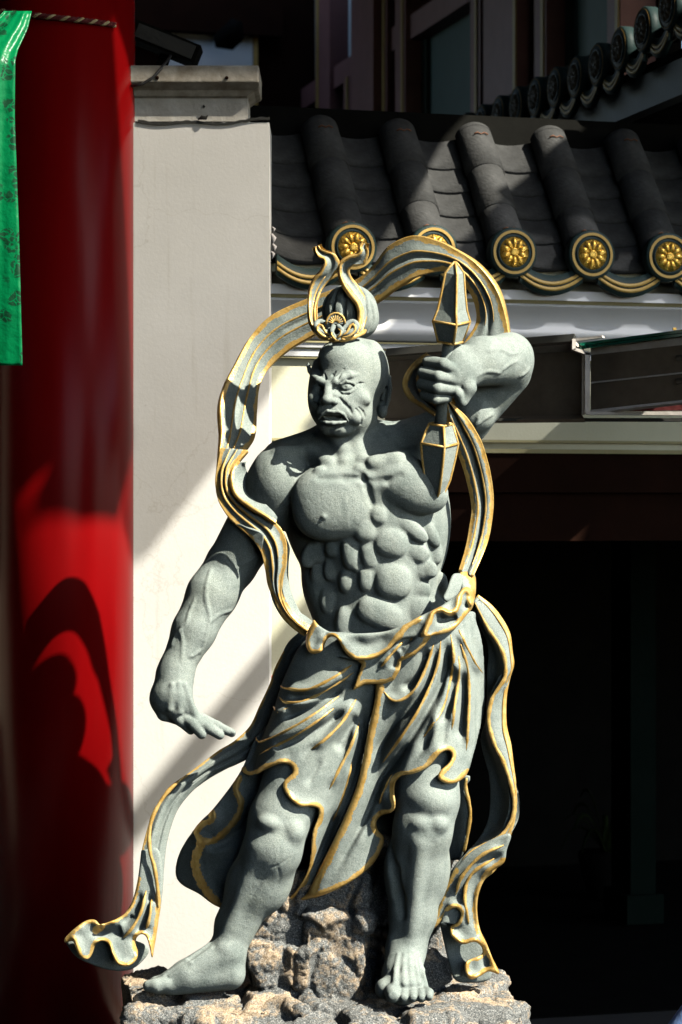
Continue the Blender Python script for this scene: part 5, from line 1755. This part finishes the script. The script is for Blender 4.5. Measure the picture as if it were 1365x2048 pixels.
# ------------------------------------------------------------------ waist sash
def sash_base(U, V):
    return skirt_base(U, V) - 20
sash_poly = [(628, 1238), (616, 1262), (612, 1288), (622, 1307), (644, 1303), (654, 1280), (666, 1273), (678, 1282), (690, 1304), (712, 1320),
             (746, 1318), (778, 1300), (800, 1280), (862, 1272), (905, 1261), (934, 1230), (948, 1210), (953, 1175), (950, 1145), (930, 1140), (918, 1150), (922, 1180),
             (894, 1204), (868, 1219), (837, 1234), (807, 1250), (769, 1263), (711, 1267), (666, 1265), (640, 1252)]
sa = Cloth(sash_poly, sash_base, thick=22, h=2.2)
RUF = [(632, 1244), (619, 1264), (614, 1288), (624, 1305), (643, 1301), (654, 1279), (666, 1272), (677, 1281), (689, 1303), (711, 1317), (746, 1315), (776, 1299), (798, 1272), (814, 1252), (838, 1236)]
sa.ridge(RUF[:5], 10, 12, taper=0)
sa.ridge(RUF[5:8], 14, 11, taper=0)
sa.ridge([(654, 1268), (652, 1290)], -12, 9, taper=0)
sa.ridge([(690, 1278), (740, 1290), (790, 1268)], -8, 12, taper=.3)
sa.ridge(RUF[9:], 10, 10, taper=0)
RUF2 = [(858, 1276), (849, 1270), (860, 1240), (868, 1223), (884, 1219), (900, 1226), (914, 1217), (921, 1190), (930, 1180), (938, 1184), (938, 1200), (944, 1207)]
sa.ridge(RUF2, 14, 9, taper=0)
sa.ridge([(872, 1236), (892, 1240), (916, 1232)], -16, 8, taper=.2)
sa.ridge([(930, 1210), (936, 1194)], -10, 6, taper=0)
SB = [(852, 1278), (880, 1268), (905, 1258), (932, 1230), (946, 1212)]
SK = [(918, 1142), (936, 1146), (948, 1166), (951, 1190), (946, 1206)]
sa.ridge(RUF2, 3, 6, taper=0)
sash = sa.build('waist_sash', STONE, statue, [(RUF, 6.5), (RUF2, 5.5), (SB, 6.5), (SK, 8)])
flap_poly = [(668, 1312), (716, 1322), (724, 1328), (705, 1382), (730, 1369), (769, 1368), (789, 1360), (800, 1341), (804, 1322), (830, 1310), (850, 1291), (864, 1272), (862, 1244), (830, 1250), (780, 1290), (730, 1314)]
fl = Cloth(flap_poly, lambda U, V: skirt_base(U, V) - 13, thick=18, h=2.2, smooth_poly=False)
fl.ridge([(806, 1282), (780, 1310), (760, 1336)], 6, 9, taper=.2)
fl.ridge([(836, 1250), (820, 1280), (795, 1305)], -10, 7, taper=.2)
fl.ridge([(792, 1300), (788, 1340)], -8, 8, taper=.2)
fl.ridge([(800, 1300), (828, 1284), (846, 1262)], 6, 8, taper=.2)
flap = fl.build('sash_flap', STONE, statue, [([(724, 1328), (716, 1350), (707, 1380), (730, 1367), (769, 1366), (788, 1358), (799, 1340), (804, 1322), (830, 1309), (849, 1291), (858, 1276)], 7.5)])
g = Gold()
g.line([(806, 1283), (782, 1310), (762, 1334)], 2.8, fl.depth, 1)
g.line([(838, 1244), (828, 1264), (822, 1282)], 2.6, fl.depth, 1)
g.build('gold_trim', flap)
kn = Cloth([(920, 1146), (905, 1150), (893, 1180), (886, 1196), (894, 1204), (912, 1196), (930, 1182), (936, 1160)], lambda U, V: skirt_base(U, V + 40) - 8 + .4 * (U - 900), thick=24, h=2.2)
kn.build('sash_knot', STONE, statue)

# ------------------------------------------------------------------ the scarf
def zip_d(uv, ds):
    """attach interpolated depths to (u, v) points"""
    uv = np.asarray(uv, float)
    L = np.concatenate([[0], np.cumsum(np.linalg.norm(np.diff(uv, axis=0), axis=1))]); L /= L[-1]
    d = np.interp(L, np.linspace(0, 1, len(ds)), ds)
    return np.column_stack([uv, d]).tolist()

def grid_line(G, s):
    """points along a ribbon grid at cross position s (0..1)"""
    m = G.shape[1]
    x = np.broadcast_to(np.asarray(s, float), (G.shape[0],)) * (m - 1)
    i = np.clip(x.astype(int), 0, m - 2); t = (x - i)[:, None]
    r = np.arange(G.shape[0])
    return G[r, i] * (1 - t) + G[r, i + 1] * t

def ribbon(name, left, right, dl, dr, ridges, lines, parent, n=130, m=34, thick=12, edge=6.5, mid=None, edges=(1, 1), tr=(0, 1)):
    cols = [zip_d(left, dl)] + ([mid] if mid else []) + [zip_d(right, dr)]
    def rip(s, t):
        z = np.zeros((n, m))
        for c, wd, a in ridges:
            z = z - a * np.exp(-((s - c) / wd) ** 2)
        return z
    G = loft(cols, n, m, ripple=rip)
    o = sheet_obj(name, G, thick, STONE, parent, (edge * 1.65 * edges[0], edge * 1.65 * edges[1]))
    if lines:
        g = Gold()
        for s, r, a, b in lines:
            q = grid_line(G, s)
            g.line(q[int(a * (n-1)):int(b * (n-1)) + 1].tolist(), r, off=.4, flat=.45)
        g.build('gold_line', o)
    return o, G

# halo loop: from the raised elbow over the head and down to the left shoulder
out_a = [(1019, 672), (1011, 630), (996, 585), (972, 548), (944, 520), (911, 499), (874, 481), (826, 471), (779, 491), (749, 527), (718, 556),
         (667, 578), (605, 601), (544, 630), (503, 671), (472, 727), (451, 768), (441, 809), (444, 860), (440, 900), (432, 945), (431, 972), (438, 1004), (453, 1030)]
in_a = [(926, 690), (952, 645), (948, 604), (932, 574), (907, 549), (890, 543), (867, 544), (827, 555), (803, 569), (780, 583), (754, 602),
        (700, 632), (626, 671), (574, 702), (538, 737), (520, 773), (515, 819), (510, 876), (486, 910), (466, 936), (464, 972), (478, 995), (506, 1016), (524, 1027)]
ribbon('scarf_loop', out_a, in_a, [0, 0, 14, 46, 92, 130, 160, 165, 130, 70, 18, 14], [20, 26, 24, 50, 88, 122, 150, 155, 122, 62, 8, 4],
       [(.36, .14, 3), (.64, .12, 3.5), (.50, .06, -2.5)],
       [(.36, 2.0, .04, .98), (.62, 2.0, .04, .98)], statue, n=220, m=44, thick=18, edge=6.5)
# from the shoulder down to the waist
out_b = [(442, 895), (435, 930), (431, 960), (435, 995), (452, 1027), (474, 1050), (502, 1076), (521, 1102), (530, 1136), (536, 1171), (549, 1199), (568, 1227), (588, 1246), (613, 1263)]
in_b = [(496, 900), (470, 930), (465, 950), (466, 973), (478, 995), (506, 1016), (536, 1035), (553, 1046), (566, 1063), (574, 1089), (573, 1126), (566, 1154), (563, 1179), (566, 1201), (579, 1227), (600, 1250), (618, 1262)]
ribbon('scarf_side', out_b, in_b, [24, 4, -6, -34, -48, -50, -40, -34, -40], [14, -2, -12, -40, -52, -54, -46, -40, -44],
       [(.36, .12, 5), (.63, .11, 6), (.50, .05, -4)],
       [(.36, 2.2, .0, .72), (.62, 2.2, .0, .62)], statue, n=130, thick=12, edge=5.5)
# turned-over inner faces of the same scarf
ribbon('scarf_fold', [(476, 922), (464, 943), (466, 973), (478, 995), (506, 1016), (536, 1035), (553, 1047)],
       [(489, 926), (497, 950), (505, 975), (520, 996), (538, 1014), (548, 1024), (555, 1034)], [10, -14, -26, -44, -60, -60], [0, 12, 4, -20, -44, -54],
       [], [], statue, n=60, m=14, thick=8, edge=3.5, edges=(1, 0))
ribbon('scarf_fold', [(566, 1063), (574, 1089), (573, 1126), (566, 1154), (563, 1179), (566, 1201), (579, 1227), (600, 1250), (616, 1262)],
       [(570, 1070), (580, 1095), (578, 1125), (578, 1158), (585, 1188), (600, 1222), (612, 1232), (622, 1240), (630, 1250)], [-46, -48, -44, -42, -46], [-34, -26, -20, -24, -38],
       [], [], statue, n=70, m=14, thick=8, edge=3, edges=(1, 0))
ribbon('scarf_fold', [(470, 1048), (486, 1058), (500, 1072), (512, 1088), (522, 1103)],
       [(480, 1048), (500, 1058), (520, 1064), (527, 1072), (524, 1100)], [-40, -52, -58, -56], [-46, -62, -66, -56],
       [], [], statue, n=40, m=10, thick=5, edge=3, edges=(1, 0))
# round the raised wrist and down the right side to the knot
ribbon('scarf_wrist_loop', [(860, 710), (834, 731), (817, 754), (813, 775), (824, 796), (846, 813), (869, 832)],
       [(866, 722), (848, 738), (838, 758), (842, 776), (852, 790), (866, 802), (882, 815)], [-50, -66, -70, -66, -60, -62], [-30, -34, -36, -40, -50, -60],
       [(.5, .2, -8)], [], statue, n=60, m=16, thick=10, edge=5)
ribbon('scarf_side', [(893, 808), (896, 850), (914, 902), (931, 953), (943, 1011), (939, 1052), (931, 1096), (918, 1140)],
       [(900, 802), (925, 826), (941, 845), (960, 876), (970, 900), (983, 953), (988, 1004), (982, 1059), (972, 1096), (948, 1152)],
       [-70, -50, -30, -10, 0, 0, -10, -40], [-70, -60, -40, -20, -10, 0, 0, -10, -40],
       [(.25, .14, 5), (.52, .07, -5), (.74, .14, 5)], [(.30, 2.2, .1, .96), (.66, 2.2, .1, .96)], statue, n=130, thick=13, edge=5.5)
# right tail
tl = [(940, 1200), (962, 1257), (974, 1284), (977, 1314), (974, 1345), (974, 1396), (972, 1437), (962, 1478), (970, 1520), (978, 1550), (981, 1594), (976, 1641), (957, 1678), (934, 1704), (908, 1734), (894, 1758), (885, 1783), (876, 1812), (868, 1837), (866, 1856)]
tm = [(950, 1205), (976, 1255), (998, 1288), (1010, 1318), (1011, 1353), (998, 1376), (984, 1400), (978, 1443), (990, 1489), (1006, 1520), (1022, 1566), (1029, 1605), (1024, 1640), (1000, 1674), (962, 1693), (934, 1712), (908, 1748), (900, 1790), (896, 1820), (890, 1846)]
trr = [(957, 1189), (984, 1210), (1005, 1236), (1021, 1267), (1026, 1304), (1029, 1329), (1021, 1357), (1014, 1396), (1014, 1448), (1023, 1489), (1029, 1535), (1033, 1566), (1034, 1605), (1030, 1645), (1020, 1678), (1009, 1711), (990, 1742), (970, 1760), (957, 1785), (951, 1816), (957, 1856)]
cols_l = zip_d(tl, [0, 20, 36, 44, 46, 46, 50, 52, 50, 40, 10, -6, -10])
cols_m = zip_d(tm, [-18, -14, -12, -10, -8, -10, -12, -14, -14, -18, -20, -18, -18])
cols_r = zip_d(trr, [-4, 0, 6, 8, 8, 4, 0, -2, -4, -6, -8, -10, -12])
Gt = loft([cols_l, [(a[0]*.5+b[0]*.5, a[1]*.5+b[1]*.5, a[2]*.55+b[2]*.45+9) for a, b in zip(catmull(cols_l, 60), catmull(cols_m, 60))], cols_m, cols_r], 200, 36)
tail = sheet_obj('scarf_tail', Gt, 14, STONE, statue, (0, 8))
g = Gold()
g.line(cols_m[:17], 3.8, off=2, taper=True, n=150, flat=.5)
g.line(grid_line(Gt, .84)[:150].tolist(), 2.2, off=1)
g.build('gold_trim', tail)
tail_poly = [(908, 1740), (940, 1706), (990, 1676), (1022, 1668), (1014, 1700), (1008, 1726), (978, 1748), (960, 1781), (955, 1816), (960, 1856), (974, 1887), (986, 1917), (1000, 1948),
             (978, 1943), (962, 1952), (941, 1959), (930, 1940), (934, 1922), (962, 1910), (964, 1896), (950, 1884), (927, 1889), (910, 1880), (900, 1866), (902, 1851), (915, 1844), (922, 1828), (913, 1816), (901, 1821), (885, 1842), (866, 1858), (868, 1836), (878, 1808), (888, 1778)]
ct = Cloth(tail_poly, lambda U, V: -22 + .10 * (V - 1800) - .12 * (U - 940), thick=16, h=2.2)
TF = [[(1008, 1690), (962, 1712), (924, 1754), (912, 1790)], [(990, 1716), (944, 1748), (930, 1790), (938, 1848)]]
for f in TF:
    ct.ridge(f, 10, 9, taper=.2)
ct.ridge([(1010, 1704), (960, 1732), (930, 1770), (922, 1810)], -9, 8, taper=.2)
ct.ridge([(980, 1740), (952, 1770), (944, 1810), (955, 1870)], -7, 8, taper=.2)
ct.ridge([(905, 1812), (922, 1820), (920, 1842)], 10, 10, taper=0)
ct.ridge([(905, 1870), (927, 1886), (950, 1880)], 12, 10, taper=0)
ct.ridge([(930, 1920), (932, 1945), (950, 1955)], 10, 10, taper=0)
ct.ridge([(966, 1900), (972, 1930)], -10, 9, taper=0)
TE = [[(1008, 1724), (978, 1746), (960, 1781), (954, 1816), (959, 1856), (973, 1887), (985, 1917), (998, 1946)], [(866, 1854), (885, 1840), (901, 1820), (913, 1815), (922, 1828), (915, 1843), (902, 1850), (900, 1866), (910, 1879), (927, 1888), (950, 1883), (964, 1896), (961, 1909), (936, 1920), (931, 1940), (941, 1957), (962, 1950), (978, 1942), (998, 1948)], [(908, 1742), (890, 1776), (878, 1808), (869, 1836), (867, 1854)]]
ct.ridge(TE[1], 4, 8, taper=0)
te = ct.build('scarf_tail_end', STONE, statue, [(q, 8) for q in TE])
g = Gold()
for f in TF:
    g.line(f, 3.4, ct.depth, 1)
g.build('gold_trim', te)
# dark inner face behind the wavy end
ci = Cloth([(880, 1850), (930, 1850), (975, 1900), (985, 1940), (975, 1962), (940, 1966), (910, 1960), (896, 1920)], lambda U, V: 22 + 0 * U, thick=14, h=3)
ci.build('scarf_tail_lining', STONE, statue)

# left tail: from the waist behind the hip, out and down to a flaring end on the rock
dl_ = [(606, 1258), (579, 1282), (564, 1308), (549, 1338), (539, 1369), (519, 1412), (500, 1452), (470, 1481), (439, 1500), (420, 1514), (379, 1545), (344, 1570), (321, 1598), (304, 1631), (293, 1664), (283, 1706), (276, 1758), (265, 1802), (251, 1826)]
dr_ = [(635, 1285), (615, 1303), (596, 1330), (588, 1360), (578, 1392), (562, 1432), (540, 1474), (508, 1510), (472, 1530), (427, 1549), (388, 1580), (359, 1615), (344, 1650), (334, 1690), (329, 1734), (327, 1770), (322, 1815), (316, 1850)]
lcol = zip_d(dl_, [60, 70, 70, 60, 46, 30, 14, 4, -4, -12, -20])
rcol = zip_d(dr_, [60, 72, 74, 66, 54, 40, 30, 24, 20, 12, 0])
mcol = [((a[0]+b[0])/2, (a[1]+b[1])/2, (a[2]+b[2])/2 - 14) for a, b in zip(catmull(lcol, 40), catmull(rcol, 40))]
Gl = loft([lcol, mcol, rcol], 180, 28, ripple=lambda s, t: 9 * np.exp(-((s - .62) / .09) ** 2) - 4 * np.exp(-((s - .3) / .1) ** 2))
ltail = sheet_obj('scarf_tail', Gl, 16, STONE, statue, (6, 0), (.08, 1))
g = Gold()
TW = [(368, 1554), (333, 1587), (307, 1631), (299, 1669), (301, 1706), (309, 1734), (316, 1781), (317, 1816)]
g.line(zip_d(TW, [-4, -16, -26, -30, -30, -26]), 4, off=0)
g.build('gold_trim', ltail)
end_poly = [(283, 1700), (318, 1700), (326, 1770), (318, 1840), (311, 1886), (305, 1918), (300, 1896), (293, 1874), (283, 1868), (274, 1876), (272, 1889), (277, 1905), (272, 1922), (255, 1933), (236, 1929), (225, 1910), (218, 1889), (204, 1882), (192, 1889), (185, 1908), (176, 1919), (161, 1915), (152, 1896), (146, 1882), (130, 1886),
            (132, 1874), (157, 1851), (176, 1840), (192, 1840), (202, 1848), (227, 1840), (251, 1826), (266, 1802), (276, 1758)]
ce = Cloth(end_poly, lambda U, V: -30 + .10 * (U - 240) - .05 * (V - 1800), thick=18, h=2.2)
LF = [[(293, 1781), (283, 1823), (265, 1856), (247, 1876)], [(304, 1798), (300, 1833), (293, 1858)]]
for f in LF:
    ce.ridge(f, 10, 8, taper=.2)
ce.ridge([(300, 1780), (292, 1830), (272, 1870)], -10, 6, taper=.2)
ce.ridge([(285, 1780), (268, 1826), (240, 1850)], -9, 7, taper=.2)
ce.ridge([(205, 1850), (192, 1862), (215, 1868), (246, 1862)], -14, 11, taper=.1)
ce.ridge([(160, 1856), (150, 1872), (160, 1905)], 10, 10, taper=0)
ce.ridge([(195, 1850), (206, 1846), (226, 1842)], 14, 8, taper=0)
ce.ridge([(270, 1880), (276, 1900)], -10, 8, taper=0)
ce.ridge([(284, 1872), (296, 1888), (304, 1912)], 8, 8, taper=0)
ce.ridge([(190, 1895), (180, 1912)], -10, 8, taper=0)
ce.ridge([(218, 1895), (236, 1926), (258, 1930)], 10, 9, taper=0)
LE = [(304, 1914), (300, 1894), (293, 1873), (283, 1867), (274, 1875), (272, 1889), (277, 1905), (272, 1921), (255, 1932), (236, 1928), (225, 1910), (218, 1889), (204, 1882), (192, 1889), (185, 1908), (176, 1918), (161, 1914), (152, 1894), (145, 1876), (130, 1884), (134, 1874), (157, 1851), (176, 1841), (190, 1841), (203, 1850), (192, 1862)]
ce.ridge(LE, 4, 7, taper=0)
le = ce.build('scarf_tail_end', STONE, statue, [(LE, 7), ([(276, 1758), (266, 1802), (250, 1827), (228, 1840), (206, 1847), (192, 1860)], 6), ([(316, 1790), (317, 1816), (314, 1850), (308, 1890), (305, 1914)], 5)])
g = Gold()
for f in LF:
    g.line(f, 3.0, ce.depth, 1)
g.build('gold_trim', le)
ci2 = Cloth([(128, 1880), (160, 1860), (210, 1870), (270, 1880), (300, 1900), (270, 1936), (230, 1942), (185, 1930), (150, 1912)], lambda U, V: 4 + 0 * U, thick=12, h=3)
ci2.build('scarf_tail_lining', STONE, statue)
# ------------------------------------------------------------------ double-ended weapon in the raised fist
def facet(prof, axis0, axis1, d0, d1, rot=-15.0, tilt=.18):
    """square-section solid: prof = (t along axis in px, half width px); returns the four edge curves"""
    a0, a1 = np.array(axis0, float), np.array(axis1, float)
    L = np.linalg.norm(a1 - a0)
    ax = (a1 - a0) / L
    px = np.array([ax[1], -ax[0]])
    if px[0] < 0:
        px = -px
    edges = []
    for k in range(4):
        q = R(rot + 90 * k)
        c = []
        for t, w_ in prof:
            o = a0 + ax * t
            dd = d0 + (d1 - d0) * t / L
            c.append((o[0] + px[0] * w_ * math.cos(q), o[1] + px[1] * w_ * math.cos(q) + tilt * w_ * math.sin(q), dd - w_ * math.sin(q)))
        edges.append(c)
    return edges

weap = []
def facet_part(name, prof, a0, a1, d0, d1, parent):
    E = facet(prof, a0, a1, d0, d1)
    n = len(prof)
    vs = [Pd(*E[k][i]) for i in range(n) for k in range(4)]
    fs = []
    for i in range(n - 1):
        for k in range(4):
            k2 = (k + 1) % 4
            fs.append((i*4+k, i*4+k2, (i+1)*4+k2, (i+1)*4+k))
    fs += [(3, 2, 1, 0), tuple((n-1)*4 + k for k in range(4))]
    o = mesh_obj(name, vs, fs, STONE, parent)
    bm = bmesh.new(); bm.from_mesh(o.data); bmesh.ops.recalc_face_normals(bm, faces=bm.faces); bm.to_mesh(o.data); bm.free()
    g = Gold()
    for k in range(4):
        g.mb.tube([Pd(*p) for p in E[k]], 2.6 / PXM, 8, nrm=(.3, -1, 0))
    for i in range(n):
        if prof[i][1] > 8 and (i in (0, n - 1) or prof[i][1] == max(p[1] for p in prof)):
            for k in range(4):
                g.mb.tube([Pd(*E[k][i]), Pd(*E[(k+1) % 4][i])], 2.6 / PXM, 8, nrm=(0, 0, 1))
    g.build('gold_edge', o)
    return o

wd_ = lambda v: -122 + (v - 524) * .125
shaft = MB()
shaft.tube([Pd(899, 675, wd_(675)), Pd(891, 740, wd_(740)), Pd(880, 856, wd_(856))], 11.5 / PXM, 14)
sh = shaft.build('weapon_shaft', STONE, statue)
facet_part('weapon_head', [(0, 1.0), (10, 10), (22, 19), (60, 24), (96, 30), (119, 38.5), (160, 25.5)], (911, 524), (900.5, 690), wd_(524), wd_(690), statue)
facet_part('weapon_head', [(0, 24), (39, 38.5), (70, 34), (112, 26), (136, 17), (151, 1.0)], (882, 848), (873, 1000), wd_(848), wd_(1000), statue)

# ------------------------------------------------------------------ topknot and its flaming crown
K = Ops()
K.E(700, 622, 24, 56, 54, 52, k=0)
K.E(712, 640, 30, 46, 40, 48, k=10)
for x in (652, 668, 690, 712, 732):
    K.T(K.on([(x + (700 - x) * .35, 574), (x, 600), (x - 2, 640)], -1), [1.5, 3, 3], k=6, sub=True)
K.T(K.on([(742, 604), (748, 640), (738, 662)], 0), [1.5, 2.5, 1.5], k=5, sub=True)
V_, F_ = K.mesh((636, 556, -50), (768, 690, 90), 2.0)
smooth_mesh_obj('hair_topknot', map_px(relax(V_, F_, 1, .4)), F_, STONE, statue)
crown = ribbon('crown_flame', [(634, 664), (621, 640), (618, 602), (624, 569), (640, 549), (650, 530), (648, 518), (638, 514), (632, 504), (631, 494)],
       [(640, 662), (632, 641), (633, 608), (646, 578), (666, 554), (680, 530), (672, 510), (655, 503), (643, 498), (637, 490)],
       [-52, -50, -40, -26, -20, -24, -30, -34, -30, -26], [-56, -44, -30, -18, -10, -14, -22, -28, -30, -26],
       [(.5, .2, -7)], [(.5, 2, .1, .6)], statue, n=90, m=18, thick=9, edge=3.6)[0]
ribbon('crown_flame', [(716, 668), (724, 632), (718, 606), (703, 588), (690, 570), (681, 549), (680, 533), (685, 523), (698, 515), (714, 511), (722, 502), (721, 492), (728, 485)],
       [(726, 664), (736, 630), (735, 604), (727, 586), (715, 568), (704, 554), (700, 542), (704, 534), (716, 531), (730, 529), (736, 516), (738, 504), (732, 490)],
       [-54, -46, -42, -40, -36, -30, -26, -30, -34, -40, -36], [-40, -20, -8, -4, -6, -10, -16, -22, -26, -32, -34],
       [(.5, .25, -5)], [(.22, 2, .02, .5)], statue, n=110, m=18, thick=9, edge=3.6)
def scroll(pts, r, name='crown_scroll'):
    mb = MB()
    c = catmull(pts, len(pts) * 5)
    t = np.linspace(0, 1, len(c))
    mb.tube([Pd(*p) for p in c], list(r * (1 - .35 * t) / PXM), 8)
    return mb.build(name, STONE, statue)
def scroll_set(cx, s):
    o = scroll([(cx + 14*s, 668, -66), (cx - 4*s, 664, -68), (cx - 12*s, 652, -62), (cx - 6*s, 644, -56), (cx + 6*s, 648, -58), (cx + 16*s, 660, -64)], 8)
    g = Gold()
    g.line([(cx + 20*s, 676, -72), (cx + 2*s, 672, -76), (cx - 10*s, 660, -74), (cx - 8*s, 650, -70), (cx - 1*s, 650, -70), (cx + 6*s, 664, -74), (cx + 18*s, 672, -74)], 2.6, taper=True)
    g.build('gold_trim', o)
scroll_set(645, 1)
scroll_set(701, -1)
mb = MB()
fan = [(672 + 19 * math.cos(R(a)), 648 - 22 * math.sin(R(a))) for a in range(0, 181, 12)]
front = [Pd(u, v, -70) for u, v in fan] ; bk = [Pd(u, v, -50) for u, v in fan]
n_ = len(fan)
mb.add(front + bk, [tuple(range(n_ - 1, -1, -1)), tuple(range(n_, 2 * n_))] + [(i, i + 1, i + 1 + n_, i + n_) for i in range(n_ - 1)])
fo = mb.build('crown_fan', STONE, statue)
g = Gold()
g.line([(u, v, -71) for u, v in fan], 2.2, taper=False)
for a in range(20, 170, 18):
    g.line([(672 + 5 * math.cos(R(a)), 648 - 5 * math.sin(R(a)), -71), (672 + 16 * math.cos(R(a)), 648 - 18 * math.sin(R(a)), -71)], 1.2)
g.build('gold_trim', fo)
for pts in ([(668, 652, -72), (664, 664, -80), (672, 676, -80), (680, 678, -76)], [(676, 652, -72), (684, 660, -80), (680, 670, -82), (674, 672, -78)]):
    o = scroll(pts, 5.5, 'crown_petal')
    g = Gold(); g.line([(u - 1, v + 3, d - 5) for u, v, d in pts], 2.0); g.build('gold_trim', o)
g = Gold()
g.line([(628, 660, -44), (645, 674, -60), (672, 680, -68), (700, 676, -62), (722, 668, -44), (732, 660, -24)], 5, taper=False)
g.build('crown_band', statue)
